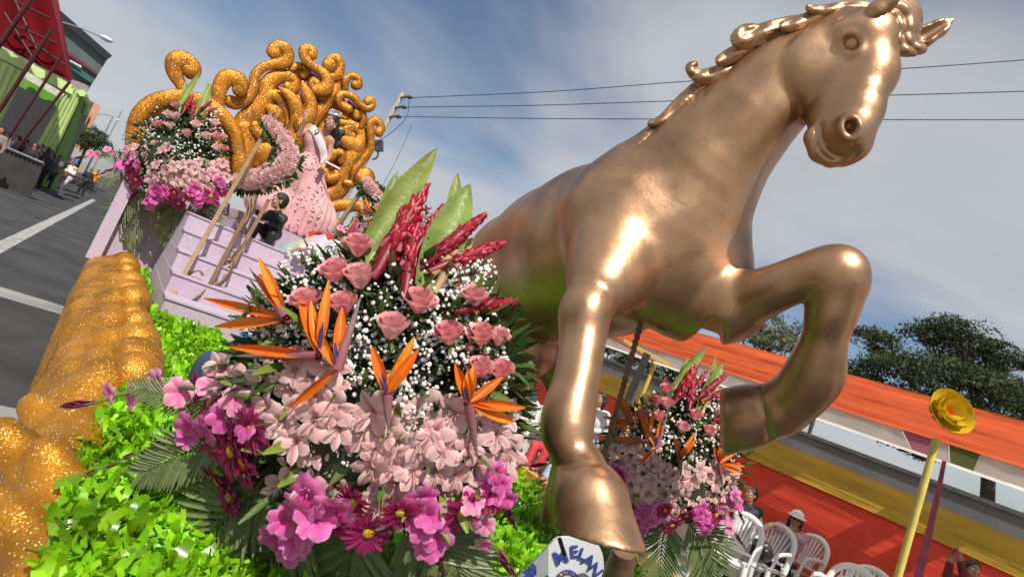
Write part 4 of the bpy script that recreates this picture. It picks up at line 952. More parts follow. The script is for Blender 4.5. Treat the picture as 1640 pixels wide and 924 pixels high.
bark = mat('bark', (.06, .045, .035), .9, 0, .3, 12, .6, 25)
leafT = [mat('acacia_foliage', (.042, .062, .018), .6, 0, .4, 2, trans=.25, vcol=True), mat('pale_foliage', (.11, .13, .07), .65, 0, .3, 2, trans=.25, vcol=True)]
def tree(name, label, base, trunk_top, pads, n, leaf, m, r0=.22, seed=1, twigs=True):
    rr = np.random.default_rng(seed); root = thing(name, label, 'tree', base)
    base = A(base); tt = A(trunk_top); tr = MB()
    tr.tube(smooth_path([tuple(base - Z_ * .2), tuple(base * .6 + tt * .4 + A([.12, -.05, 0])), tuple(tt)], 4), np.linspace(r0, r0 * .6, 9), 9); trk = tr.build('trunk', bark, root)
    lb = MB()
    for c, r in pads:
        c = A(c); mid = tt * .5 + c * .5 - Z_ * .15 + rr.normal(0, .15, 3)
        q = smooth_path([tuple(tt - Z_ * .2), tuple(mid), tuple(c - Z_ * r[2] * .3)], 4); lb.tube(q, np.linspace(r0 * .45, .02, len(q)), 6)
        for _ in range(7):
            e = c + rr.uniform(-.85, .85, 3) * A(r); lb.tube([q[-3], (q[-2] + e) / 2 + rr.normal(0, .05, 3), e], [.03, .018, .006], 4)
    lb.build('limbs', bark, root)
    V = []; C = []
    tot = sum(np.prod(A(r)) ** (2 / 3) for _, r in pads)
    for c, r in pads:
        k = int(n * np.prod(A(r)) ** (2 / 3) / tot); nc = max(6, k // 40)
        cc = rr.normal(0, 1, (nc, 3)); cc = cc / np.linalg.norm(cc, axis=1)[:, None] * (rr.uniform(.25, 1.08, nc) ** .5)[:, None] * A(r) + A(c)
        w = rr.integers(0, nc, k); sh = rr.uniform(.6, 1.5, nc)
        p = cc[w] + rr.normal(0, 1, (k, 3)) * A(r).mean() * A([.22, .22, .10])
        d = rr.normal(0, 1, (k, 3)); d /= np.linalg.norm(d, axis=1)[:, None]; e = np.cross(d, rr.normal(0, 1, (k, 3))); e /= np.linalg.norm(e, axis=1)[:, None]
        L = (leaf * rr.uniform(.5, 1.4, k))[:, None]
        V.append(np.stack([p - d * L, p - e * L * .35, p + d * L, p + e * L * .35], axis=1).reshape(-1, 3)); C.append(np.repeat((sh[w] * rr.uniform(.7, 1.3, k))[:, None] * A([[1.0, 1.0, .9]]), 4, axis=0))
    V = np.vstack(V); C = np.vstack(C); link('crown', big_mesh('crown', V, np.arange(len(V)).reshape(-1, 4), m, False, C), root); return root
def Pd(x, y, d, r): return (P(x, y, d), r)
d0 = 17.0
tb = P(1606, 822, d0); tbase = tb.copy(); tbase[2] = 0
pads = [Pd(x, y, d0 + dd, (rx, ry, rz)) for x, y, dd, rx, ry, rz in [(1400, 545, .5, .75, .75, .32), (1440, 590, -.5, .9, .9, .36), (1490, 535, 1, .8, .9, .28), (1540, 530, 0, .9, .8, .28), (1500, 590, -.3, 1.1, 1, .4), (1560, 575, .6, 1, .9, .36), (1610, 570, .2, .8, .8, .28), (1590, 620, -.6, 1.1, 1, .42), (1440, 640, .4, 1.1, 1, .4), (1380, 600, .3, .8, .8, .36), (1640, 640, .4, 1.2, 1, .45), (1530, 650, 0, 1.2, 1, .4), (1360, 640, .6, .8, .7, .35), (1690, 690, .4, 1.1, 1, .45), (1430, 690, .6, .9, .8, .4), (1470, 720, .5, .5, .5, .3)]]
tree('acacia_tree', 'large dark flat-topped tree at the right behind the tent', tbase, P(1585, 700, d0), pads, 42000, .062, leafT[0], .26, 4)
tb = P(1640, 850, 16); tb[2] = 0
tree('acacia_tree', 'second dark tree trunk at the right edge behind the mustard drape', tb, P(1660, 760, 16), [Pd(1700, 700, 16, (1, 1, .5)), Pd(1660, 720, 15.6, (.6, .6, .4))], 4000, .06, leafT[0], .16, 9)
for i, (x, y, d, h, lab) in enumerate([(1215, 545, 24, 1.0, 'pale wispy tree above the orange drape, between the raised foreleg and the belly'), (1075, 600, 20, .9, 'dark tree seen under the tent ceiling, behind the yellow frame'), (985, 575, 26, 1.0, 'shaded tree behind the horse foreleg under the tent ceiling'), (1330, 590, 30, .9, 'small pale tree just behind the bent knee of the horse')]):
    c = P(x, y, d); bs = c.copy(); bs[2] = 0
    pd = [(c + A([random.uniform(-1.6, 1.6), random.uniform(-1.4, 1.4), random.uniform(-.7, .8)]) * h, (.9 * h, .9 * h, .5 * h)) for _ in range(9)]
    tree('street_tree', lab, bs, c - Z_ * .8, pd, 5200, .07, leafT[1 if i in (0, 3) else 0], .13, 20 + i)

# yellow paper flower on a pole
fp = thing('flower_pole', 'tall yellow pole topped by a big yellow paper flower with orange heart', 'flower pole', Pz(1380, 1130, .15) * 0 + P(1405, 1040, 6.3))
yp = mat('yellow_pole_paint', (.62, .52, .12), .55, 0, .06, 8)
fc = P(1506, 664, 5.45)
b = MB(); b.tube([P(1500, 702, 5.5), P(1438, 924, 5.5), P(1400, 1060, 5.5)], .033, 12); b.build('pole', yp, fp)
ypet = mat('yellow_paper', (.68, .48, .015), .6, 0, .08, 6, .1, 30, trans=.2)
fz = D(.10, -.45, .9)
fq = frame_q(fz); M3 = A(fq.to_matrix())
def fpetal(a, r, w, lift, name='petal'):
    m = MB(); o = M3 @ A([math.cos(a), math.sin(a), 0]); z = M3 @ Z3
    blade(m, fc + o * .03 - z * .02 + z * lift * .1, o + z * lift, z - o * lift, r, w, .75, .12, 6, prof=lambda f: .35 + .75 * math.sin(math.pi * (f * .70 + .06)) if f < .98 else .55)
    return m.build(name, ypet, fp)
for i in range(6): fpetal(i * math.pi / 3, 0.235, 0.275, 0.35)
for i in range(6): fpetal(i * math.pi / 3 + .5, 0.200, 0.235, 0.65)
for i in range(5): fpetal(i * 2 * math.pi / 5 + .2, 0.145, 0.185, 0.95)
m = MB()
for i in range(9):
    a = i * .7; o = M3 @ A([math.cos(a), math.sin(a), 0]); blade(m, fc + M3 @ Z3 * .04, o * .6 + M3 @ Z3, -o + M3 @ Z3 * .6, .085, .07, .5, .3, 3, mi=0)
m.build('flower_heart', mat('orange_paper', (.75, .12, .04), .6), fp)
rb = MB(); q = smooth_path([tuple(P(1513, 736, 6.0)), tuple(P(1500, 800, 6.0)), tuple(P(1484, 870, 6.02)), tuple(P(1462, 960, 6.05))], 6)
rows = [[p + Rw * (-w), p, p + Rw * w] for p, w in zip(q, np.linspace(.022, .05, len(q)))]
rb.grid(rows); rb.grid([[p + Fw * .004 for p in r] for r in rows]); tag(rb.build('ribbon', mat('maroon_organza', (.40, .10, .17), .6, trans=.5)), 'maroon ribbon hanging from the tent next to the yellow flower pole', 'ribbon')

# ---------------------------------------------------------------- utility pole and wires
up_ = thing('utility_pole', 'pale concrete utility pole behind the throne carrying three wires', 'utility pole', P(560, 298, 25) * A([1, 1, 0]))
cm = mat('weathered_concrete', (.42, .39, .35), .85, 0, .12, 5, .2, 20); dk = mat('dark_fitting', (.05, .05, .055), .5)
a, c = P(646, 149, 25), P(548, 322, 25); e = c + (c - a) * 1.5
b = MB(); b.tube([e, c, a], [.22, .17, .11], 10); b.build('shaft', cm, up_)
for (x, y) in ((650, 156), (641, 172), (632, 187)):
    b = MB(); b.bar(P(x - 8, y + 1, 24.9), P(x + 6, y - 1, 24.8), .07, .07); o = b.build('bracket', dk, up_, False); b = MB(); b.tube([P(x + 5, y, 24.8), P(x + 9, y + 1, 24.7)], [.09, .06], 8); b.build('insulator', dk, o)
b = MB(); b.box(P(607, 234, 24.6), Rw * .16, Uw * .22, Fw * .14); b.build('switch_box', dk, up_, False)
b = MB(); b.tube(smooth_path([tuple(P(606, 240, 24.6)), tuple(P(604, 252, 24.6)), tuple(P(596, 256, 24.6))], 4), .04, 5); b.build('switch_cable', dk, up_)
wirem = mat('wire', (.03, .03, .035), .6)
for i, (pts, lab) in enumerate([([(656, 157, 24.7), (880, 147, 22), (1110, 130, 20), (1420, 112, 18), (1660, 95, 17)], 'topmost of the three overhead wires running right from the utility pole'), ([(650, 172, 24.7), (860, 169, 22), (1080, 162, 20), (1420, 153, 18), (1660, 146, 17)], 'middle of the three overhead wires running right from the utility pole'), ([(641, 187, 24.7), (850, 190, 22), (1050, 191, 20), (1400, 192, 18), (1660, 192, 17)], 'lowest of the three overhead wires running right from the utility pole'), ([(655, 160, 24.7), (652, 185, 24.5), (636, 205, 24.4), (600, 232, 24.4)], 'slack cable drooping from the pole top to its switch box'), ([(660, 200, 23), (632, 262, 22.5), (600, 320, 22)], 'thin stay wire slanting down to the right of the utility pole')]):
    b = MB(); b.tube(smooth_path([tuple(P(*p)) for p in pts], 6), .016 if i < 4 else .010, 5, cap=False); tag(b.build('overhead_wire', wirem), lab, 'wire', 'overhead wires')

# ---------------------------------------------------------------- left side: red canopy, green tent, buildings, lamps
def slab(name, pts, off, m, parent=None):
    b = MB(); q = [P(*p) for p in pts]; c = np.mean(q, axis=0) - CP; b.prism(q, c / (c @ Fw) * (off @ Fw)); return b.build(name, m, parent, False)
redc = mat('red_canopy_cloth', (.10, .002, .005), .75, 0, .15, .5, .15, 4, trans=.15, spec=.08); redp = mat('dark_red_pipe', (.055, .006, .01), .5, 0, .15, 5)
can = thing('red_canopy', 'tall red cloth canopy on dark red pipes at the upper left', 'canopy', P(40, 120, 21) * A([1, 1, 0]))
b = MB(); rows = []
for i in range(9):
    f = i / 8; l = lerp((-60, -60), (-40, 52), f); r = lerp((78, -22), (112, 131), f)
    rows.append([P(*lerp(l, r, g), 21 + .12 * math.sin(g * 19) + 1.6 * (1 - f)) for g in np.linspace(0, 1, 15)])
b.grid(rows); b.build('roof_cloth', redc, can)
b = MB(); b.prism([P(78, -22, 22.6), P(90, -18, 22.6), P(117, 128, 21), P(111, 132, 21)], ray(95, 60) * 1.2); b.build('edge_flap', mat('crimson_cloth', (.11, .003, .013), .75, trans=.1), can, False)
for i, (a, c, w) in enumerate([((58, -12), (-14, 92), .15), ((84, 46), (-6, 186), .13), ((100, 88), (20, 212), .09), ((112, 131), (36, 228), .09)]):
    p0, p1 = P(*a, 20.2), P(*c, 20.2); dn = p1 - p0; k = (p1[2] - .05) / max(1e-3, p0[2] - p1[2])
    b = MB(); b.tube([p0, p1, p1 + dn * k], w * .5, 8); b.build('pipe', redp, can)
for a, c in [((8, 22), (52, 92)), ((28, 5), (80, 30)), ((20, 40), (90, 70)), ((44, 62), (104, 105)), ((24, 0), (60, 82))]:
    b = MB(); b.tube([P(*a, 20.7), P(*c, 20.7)], .05, 6); b.build('pipe', redp, can)
grn = mat('lime_green_cloth', (.56, .72, .30), .75, 0, .08, 1, .1, 4, trans=.2); grn2 = mat('leaf_green_cloth', (.14, .33, .04), .75, 0, .08, 1, .1, 4, trans=.2); offw = mat('off_white_cloth', (.55, .55, .50), .8)
gt = thing('green_tent', 'lime green draped booth with wide leg curtains left of the road', 'tent', P(70, 230, 25) * A([1, 1, 0]))
def down(p, z=0.05): q = p.copy(); q[2] = z; return q
def curtain(name, top0, top1, bot0, bot1, d0, d1, m, folds=7):
    b = MB(); rows = []
    for f in np.linspace(0, 1, 8):
        rows.append([P(*lerp(lerp(top0, bot0, f), lerp(top1, bot1, f), g), d0 + (d1 - d0) * g + .035 * math.sin(g * folds * 6.28)) for g in np.linspace(0, 1, 40)])
    b.grid(rows); b.grid([[p + Fw * .08 for p in r] for r in rows]); return b.build(name, m, gt)
curtain('header_curtain', (-30, 60), (113, 135), (-34, 76), (114, 151), 24, 25, grn, 2)
curtain('leg_curtain', (112, 135), (131, 149), (30, 285), (60, 297), 25, 25.3, grn, 4)
curtain('side_curtain', (132, 150), (137, 163), (64, 297), (86, 305), 25.3, 27.5, grn2, 3)
curtain('leg_curtain', (-20, 86), (37, 116), (-60, 190), (-10, 215), 24.3, 24.6, grn, 5)
curtain('inner_curtain', (36, 124), (98, 158), (30, 138), (91, 171), 27, 27.5, grn2, 2)
curtain('white_header', (42, 114), (102, 150), (36, 124), (97, 158), 26.6, 27, offw, 2)
b = MB(); b.tube([P(131, 149, 25.2), P(140, 165, 27), P(136, 182, 27.2)], .16, 6); b.build('corner_roll', grn, gt)
slab('dark_backdrop', [(-40, 60, 30), (150, 165, 30), (80, 330, 30), (-110, 240, 30)], Fw * .2, mat('interior_shade', (.03, .03, .035), .9), gt)  # near-black sheet, the shade inside the booth put into its colour
bd = thing('roadside_building', 'dark grey-green building with slanting black roof edge beyond the red canopy', 'building', P(120, 130, 38) * A([1, 1, 0]))
slab('facade', [(80, 10, 38), (174, 92, 38), (150, 131, 38), (20, 330, 38), (-120, 270, 38)], Fw * 5, mat('grey_green_facade', (.085, .115, .115), .8, 0, .1, .4), bd)
slab('roof', [(78, -2, 37.6), (86, 8, 37.6), (180, 90, 37.6), (172, 96, 37.6), (74, 14, 37.6)], Fw * 6, mat('black_roofing', (.02, .02, .025), .8), bd)
slab('red_fascia', [(105, 79, 37.8), (156, 117, 37.8), (155, 121, 37.8), (104, 84, 37.8)], Fw * .4, mat('red_fascia_paint', (.16, .03, .04), .7), bd)
slab('teal_awning', [(108, 96, 37.5), (147, 127, 37.5), (145, 133, 37.5), (107, 106, 37.5)], Fw * .5, mat('teal_awning', (.02, .13, .11), .7), bd)
slab('lamp_tube', [(112, 96, 37.3), (131, 106, 37.3), (130, 109, 37.3), (111, 98, 37.3)], Fw * .1, mat('white_trim', (.6, .62, .6), .5), bd)
slab('lower_wall', [(112, 126, 37.7), (144, 138, 37.7), (138, 150, 37.7), (112, 140, 37.7)], Fw * .4, mat('mauve_wall', (.30, .26, .27), .8), bd)
b2_ = thing('roadside_building', 'small salmon and yellow building end beyond the green booth', 'building', P(140, 200, 55) * A([1, 1, 0]))
slab('wall', [(144, 160, 55), (162, 171, 55), (130, 245, 55), (100, 232, 55)], Fw * 5, mat('salmon_wall', (.52, .30, .21), .85), b2_)
slab('yellow_panel', [(136, 178, 54.6), (145, 184, 54.6), (136, 200, 54.6), (126, 192, 54.6)], Fw * .3, mat('yellow_wall', (.45, .33, .12), .8), b2_)
slab('white_sign', [(126, 192, 54.4), (134, 197, 54.4), (130, 206, 54.4), (122, 201, 54.4)], Fw * .2, mat('white_board', (.62, .64, .66), .7), b2_)
c = P(145, 222, 50); bs = down(c, 0)
tree('street_tree', 'low dark tree beside the road beyond the green booth', bs, c - Z_ * .5, [(c + A([random.uniform(-1.5, 1.5), random.uniform(-1, 1), random.uniform(-.9, .5)]), (1.0, 1.0, .7)) for _ in range(7)], 4500, .13, leafT[0], .15, 31)
lm = mat('lamp_grey', (.30, .31, .33), .5, .3)
def lamp(label, top, tip, d, hd):
    r = thing('street_lamp', label, 'street lamp', down(P(*top, d), 0), 'street lamps'); p = P(*top, d)
    b = MB(); b.tube([down(p, 0), p], [.11, .07], 8); b.build('post', lm, r)
    b = MB(); q = smooth_path([tuple(p), tuple(P(*lerp(top, tip, .5), d) + Z_ * .08), tuple(P(*tip, d))], 5); b.tube(q, .045, 6); b.build('arm', lm, r)
    b = MB(); dr = norm(P(*tip, d) - p); b.ico(P(*tip, d) + dr * hd * .5, (hd * .75, hd * .5, hd * .28), 2); b.build('lamp_head', mat('lamp_glass', (.6, .62, .62), .3), r)
lamp('street lamp reaching out over the dark roof at the upper left', (92, 34), (163, 60), 34, .55)
lamp('distant street lamp above the low dark tree', (181, 187), (156, 183), 62, .5)
lamp('faint distant lamp post with short arm near the gold armrest', (196, 176), (190, 190), 80, .5)
bar = thing('barricade', 'grey corrugated barricade in front of the crowd at the left', 'barrier', P(25, 250, 19) * A([1, 1, 0]))
bm_ = mat('galvanised_sheet', (.085, .08, .08), .6, .4, .1, 3)
b = MB(); rows = []
for f in (0, 1): rows.append([P(*lerp(lerp((-30, 220), (70, 262), g), lerp((-60, 300), (44, 322), g), f), 19 + .05 * (i % 2)) for i, g in enumerate(np.linspace(0, 1, 30))])
b.grid(rows); b.grid([[p + Fw * .04 for p in r] for r in rows]); b.build('sheet', bm_, bar, False)
b = MB(); b.bar(P(-30, 219, 18.95), P(70, 261, 18.95), .05, .05); b.build('rail', lm, bar, False)
# ---------------------------------------------------------------- people
def skinm(name, c): return mat(name, c, .5, 0, .06, 12, .05, 60, spec=.35)
SKIN = skinm('skin', (.42, .22, .14)); SKIN2 = skinm('skin_tan', (.34, .17, .105))
HAIRM = mat('black_hair', (.012, .009, .008), .38, 0, .3, 40, .5, 90)
def clothm(name, c, rough=.8): return mat(name, c, rough, 0, .12, 10, .3, 22)
eyew = mat('eye_white', (.75, .73, .70), .3); eyed = mat('eye_dark', (.02, .012, .01), .25); lipm = mat('lip', (.38, .08, .08), .45)
def rotz(v, a): return A([v[0] * math.cos(a) - v[1] * math.sin(a), v[0] * math.sin(a) + v[1] * math.cos(a), v[2]])
def pose(base, face, h=1.65, sit=False, lean=0.0, floor=None, turn=0.0):
    # joints of a figure; base: point on the ground (standing) or under the hips (sitting); face: heading
    k = h / 1.7; f = norm(A([face[0], face[1], 0])); r = A([f[1], -f[0], 0]); z = Z_; J = {'f': f, 'r': r, 'k': k}
    hip = A(base, dtype=float) + z * ((.50 if sit else .92) * k); J['pelvis'] = hip
    up = norm(z + f * lean)
    J['chest'] = hip + up * .34 * k; J['neck'] = hip + up * .54 * k; hf = norm(rotz(f, turn)); J['hf'] = hf; J['head'] = J['neck'] + (up * .6 + z * .4) * .15 * k + hf * .02 * k
    for sg, n in ((-1, 'L'), (1, 'R')):
        J['hip' + n] = hip + r * sg * .09 * k
        if sit: J['kn' + n] = J['hip' + n] + f * .42 * k + z * .02 * k; J['ft' + n] = J['kn' + n] - z * .44 * k + f * .04 * k
        else: J['kn' + n] = J['hip' + n] - z * .43 * k + f * .03 * k + r * sg * .01; J['ft' + n] = J['hip' + n] - z * .85 * k + r * sg * .03
        J['sh' + n] = J['neck'] + r * sg * .165 * k - up * .05 * k
        J['el' + n] = J['sh' + n] + r * sg * .07 * k - up * .25 * k + f * .02 * k
        J['ha' + n] = J['el' + n] + f * (.20 if sit else .06) * k - z * (.06 if sit else .22) * k
    return J
def hand(s, wr, d, pn, k, curl=.5, openh=False):
    # palm, four unequal bent fingers and a thumb leaving the side of the palm
    d = norm(d); pn = norm(pn - d * (pn @ d)); sd = np.cross(d, pn)
    s.cap(wr, wr + d * .05 * k, .020 * k, .024 * k, .012 * k); s.cap(wr + d * .03 * k - sd * .018 * k, wr + d * .075 * k - sd * .022 * k, .016 * k, .013 * k, .012 * k); s.cap(wr + d * .03 * k + sd * .018 * k, wr + d * .072 * k + sd * .022 * k, .016 * k, .013 * k, .012 * k)
    for i, (o, L) in enumerate(((-.030, .062), (-.010, .078), (.010, .074), (.029, .056))):
        b = wr + d * .078 * k + sd * o * k; c = 0 if openh else curl
        e1 = norm(d + sd * o * (6 if openh else 1.5) + pn * c * .5); m = b + e1 * L * .5 * k; e2 = norm(e1 + pn * c); s.cap(b, m, .0098 * k, .0088 * k, .006 * k); s.cap(m, m + e2 * L * .5 * k, .0088 * k, .0068 * k, .004 * k)
    b = wr + d * .022 * k - sd * .024 * k; e1 = norm(d * .6 - sd * .8 + pn * .2); m = b + e1 * .034 * k; s.cap(b, m, .013 * k, .0105 * k, .008 * k); s.cap(m, m + norm(e1 + d * .5) * .028 * k, .0105 * k, .008 * k, .005 * k)
def body_sdf(J, fem=False, hands=True, head_k=1.0):
    k = J['k']; s = SDF(); f, r, hf = J['f'], J['r'], J['hf']; up = norm(J['neck'] - J['pelvis']); hd = J['head']; q = k * head_k
    Zt = Z_; HU = J.get('hu', Z_)
    M = A([np.cross(hf, HU) / np.linalg.norm(np.cross(hf, HU)), hf, HU])
    s.ell(hd + HU * .035 * q, A([.074, .094, .088]) * q, M, .02); s.ell(hd + hf * .018 * q - HU * .045 * q, A([.056, .066, .072]) * q, M, .03 * q)
    s.cap(hd + hf * .090 * q + HU * .010 * q, hd + hf * .108 * q - HU * .028 * q, .008 * q, .014 * q, .012 * q)
    s.cap(hd + hf * .078 * q - HU * .062 * q - M[0] * .016 * q, hd + hf * .078 * q - HU * .062 * q + M[0] * .016 * q, .012 * q, .012 * q, .012 * q)
    s.ell(hd + hf * .066 * q - HU * .098 * q, A([.022, .022, .018]) * q, M, .02 * q)
    for sg in (-1, 1):
        s.ell(hd + M[0] * sg * .076 * q - HU * .005 * q, A([.012, .022, .034]) * q, M, .006 * q); s.ell(hd + M[0] * sg * .034 * q + hf * .068 * q - HU * .035 * q, A([.022, .018, .022]) * q, M, .015 * q)
        s.ell(hd + M[0] * sg * .031 * q + hf * .094 * q + HU * .018 * q, A([.016, .010, .010]) * q, M, .008 * q, -1)
    s.cap(J['neck'] - up * .04 * k, hd - Z_ * .05 * q - hf * .01 * k, .055 * k, .047 * k, .03 * k)
    s.cap(J['chest'] + r * .06 * k, J['chest'] - r * .06 * k, .115 * k, .115 * k, .06 * k); s.cap(J['shL'], J['shR'], .060 * k, .060 * k, .06 * k)
    s.cap(J['chest'], J['pelvis'], .115 * k, .12 * k, .06 * k); s.cap(J['hipL'], J['hipR'], .105 * k, .105 * k, .05 * k)
    for n in 'LR':
        s.cap(J['sh' + n], J['el' + n], .047 * k, .037 * k, .03 * k); s.cap(J['el' + n], J['ha' + n], .037 * k, .025 * k, .015 * k)
        s.cap(J['hip' + n], J['kn' + n], .083 * k, .054 * k, .03 * k); s.cap(J['kn' + n], J['ft' + n], .053 * k, .036 * k, .02 * k); s.cap(J['ft' + n], J['ft' + n] + f * .14 * k - Z_ * .04 * k, .036 * k, .028 * k, .02 * k)
        if hands:
            d = norm(J['ha' + n] - J['el' + n]); hand(s, J['ha' + n], J.get('hd' + n, d), J.get('pn' + n, np.cross(d, r) + f * .2), k, .6, J.get('open' + n, False))
    return s, M
def shirt_sdf(J, g=.014, long=1.0, hem=.1):
    k = J['k']; s = SDF(); r = J['r']; up = norm(J['neck'] - J['pelvis']); g = g * k
    s.cap(J['chest'] + r * .06 * k, J['chest'] - r * .06 * k, .118 * k + g, .118 * k + g, .06 * k); s.cap(J['shL'], J['shR'], .060 * k + g, .060 * k + g, .06 * k)
    s.cap(J['chest'], J['pelvis'] - up * hem * k * .3, .122 * k + g, .135 * k + g, .06 * k); s.cap(J['hipL'], J['hipR'], .105 * k + g, .105 * k + g, .05 * k)
    s.cap(J['neck'] - up * .05 * k, J['neck'] + up * .005 * k, .062 * k + g, .055 * k + g * .6, .02 * k)
    for n in 'LR':
        s.cap(J['sh' + n], J['el' + n], .052 * k + g, .042 * k + g, .03 * k)
        if long > .5: s.cap(J['el' + n], J['ha' + n] * long + J['el' + n] * (1 - long), .042 * k + g, .033 * k + g * .7, .015 * k)
    return s
def trouser_sdf(J, g=.014):
    k = J['k']; s = SDF(); g *= k; s.cap(J['hipL'], J['hipR'], .112 * k + g, .112 * k + g, .05 * k)
    for n in 'LR': s.cap(J['hip' + n], J['kn' + n], .088 * k + g, .062 * k + g, .03 * k); s.cap(J['kn' + n], J['ft' + n] * .95 + J['kn' + n] * .05, .062 * k + g, .052 * k + g, .02 * k)
    return s
def shoes(J, m, root, h):
    for n in 'LR':
        s = SDF(); k = J['k']; f = J['f']; p = J['ft' + n]; s.cap(p - Z_ * .03 * k, p + f * .15 * k - Z_ * .045 * k, .045 * k, .036 * k, .03 * k); s.build('shoe', m, h, root)
def hair_sdf(J, M, q, long=0.0, style='short'):
    hd, hf = J['head'], J['hf']; s = SDF(); HU = J.get('hu', Z_)
    s.ell(hd + HU * .048 * q - hf * .012 * q, A([.084, .100, .088]) * q, M, .02 * q)
    s.ell(hd - hf * .035 * q - HU * .01 * q, A([.080, .075, .085]) * q, M, .03 * q)
    s.ell(hd + hf * .085 * q - HU * .040 * q, A([.060, .052, .088]) * q, M, .02 * q, -1)
    if long:
        for sg in (-1, 1):
            b = hd + M[0] * sg * .072 * q - hf * .025 * q; s.cap(b, b - HU * long * q + M[0] * sg * .01 * q + hf * .01 * q, .034 * q, .022 * q, .03 * q)
        s.cap(hd - hf * .06 * q, hd - hf * .075 * q - HU * long * q, .07 * q, .04 * q, .03 * q)
    return s
def face_parts(J, M, q, root, smile=False, eyes=True):
    hd, hf = J['head'], J['hf']; X = M[0]; HU = J.get('hu', Z_)
    for sg in (-1, 1):
        if eyes:
            m = MB(); m.ico(hd + X * sg * .031 * q + hf * .078 * q + HU * .016 * q, .0155 * q, 2); e = m.build('eye', eyew, root); m = MB(); m.ico(hd + X * sg * .031 * q + hf * .0895 * q + HU * .016 * q, .0075 * q, 1); m.build('pupil', eyed, e)
        m = MB(); m.tube([hd + X * sg * (.012 + .019 * u) * q * 1.3 + hf * (.096 - .016 * u) * q + HU * (.040 + .006 * math.sin(3 * u)) * q for u in (0, .5, 1)], [.003 * q, .0045 * q, .002 * q], 5); m.build('eyebrow', HAIRM, root)
    m = MB(); m.tube([hd + X * u * .027 * q + hf * (.0905 - .012 * u * u) * q + HU * (-.064 + (.010 if smile else -.002) * u * u) * q for u in (-1, -.5, 0, .5, 1)], [.002 * q, .0065 * q, .0075 * q, .0065 * q, .002 * q], 6); l = m.build('mouth', lipm, root)
    if smile:
        m = MB(); m.tube([hd + X * u * .018 * q + hf * (.0965 - .012 * u * u) * q + HU * (-.0625 + .010 * u * u) * q for u in (-1, 0, 1)], [.001 * q, .004 * q, .001 * q], 5); m.build('teeth', eyew, l)
def person(label, J, top, bottom, shoe, skin=SKIN, hair=0.0, res=.022, face=False, smile=False, head_k=1.0, group=None, sleeve=.95, hat=None, hands=True):
    base = (J['ftL'] + J['ftR']) / 2; root = thing('person', label, 'person', base, group); k = J['k']
    s, M = body_sdf(J, hands=hands and res < .02, head_k=head_k); s.build('body', skin, res if res > .02 else res * .62, root)
    q = k * head_k
    if top is not None: shirt_sdf(J, long=sleeve).build('top', top, res, root)
    if bottom is not None: trouser_sdf(J).build('trousers', bottom, res, root)
    shoes(J, shoe, root, res)
    hair_sdf(J, M, q, hair).build('hair', HAIRM, res * .8, root)
    if face: face_parts(J, M, q, root, smile)
    if hat is not None:
        hm, bm2, kind = hat; hd, hf = J['head'], J['hf']; h = SDF(); h.ell(hd + Z_ * .060 * q - hf * .008 * q, A([.092, .106, .086]) * q, M, .01); h.plane(hd + Z_ * .045 * q + hf * .0, -Z_ + hf * -.12, hd - .3, hd + .3, .006)
        o = h.build('hat', hm, .009, root); b = SDF()
        if kind == 'cap': b.cap(hd + hf * .09 * q + Z_ * .055 * q - M[0] * .035 * q, hd + hf * .155 * q + Z_ * .045 * q - M[0] * .03 * q, .012, .010, .03); b.cap(hd + hf * .09 * q + Z_ * .055 * q + M[0] * .035 * q, hd + hf * .155 * q + Z_ * .045 * q + M[0] * .03 * q, .012, .010, .03)
        else: b.ell(hd + Z_ * .045 * q + hf * .03 * q, A([.135, .165, .016]) * q, M, .01)
        b.build('brim', bm2, .008, o)
    return root, M
blackc = clothm('black_cloth', (.013, .013, .016)); navy = clothm('navy_cloth', (.02, .03, .06)); jeans = clothm('blue_denim', (.06, .10, .18)); ljeans = clothm('light_denim', (.30, .36, .42)); greyc = clothm('grey_cloth', (.13, .12, .12)); whitec = clothm('white_cloth', (.62, .61, .60)); redcl = clothm('coral_red_cloth', (.58, .05, .06)); orangec = clothm('orange_cloth', (.65, .22, .02)); pinkc = clothm('dusty_pink_knit', (.42, .24, .31)); maroonc = clothm('maroon_cloth', (.12, .015, .02)); brownc = clothm('taupe_cloth', (.22, .17, .15)); lilacc = clothm('pale_lilac_cloth', (.50, .44, .55)); shoem = mat('black_shoe', (.02, .02, .02), .4)
# crowd at the left
crowd = [(14, 190, 18, 1.72, brownc, blackc, 'bulky person in a taupe top at the left edge, taller than the crowd'), (58, 233, 22, 1.66, blackc, jeans, 'person in black top and blue jeans beside the barricade end'), (68, 236, 23, 1.7, blackc, blackc, 'person all in black second from the barricade end'), (30, 212, 24, 1.62, lilacc, navy, 'person in pale lilac top behind the barricade'), (82, 244, 25, 1.64, maroonc, blackc, 'person in dark maroon top behind the road line walkers'), (94, 246, 27, 1.68, navy, blackc, 'person in navy in front of the green leg curtain'), (104, 252, 29, 1.6, blackc, greyc, 'person in black with grey trousers right of the green leg curtain'), (5, 232, 21, 1.6, greyc, blackc, 'person in grey behind the left barricade end'), (45, 224, 26, 1.7, blackc, navy, 'person in black top deep inside the green booth'), (150, 266, 32, 1.6, blackc, blackc, 'distant person in black on the road under the palm fronds'), (160, 270, 40, 1.65, orangec, greyc, 'distant person in orange behind the platform edge'), (112, 252, 33, 1.66, blackc, blackc, 'distant person in black next to the marching musician')]
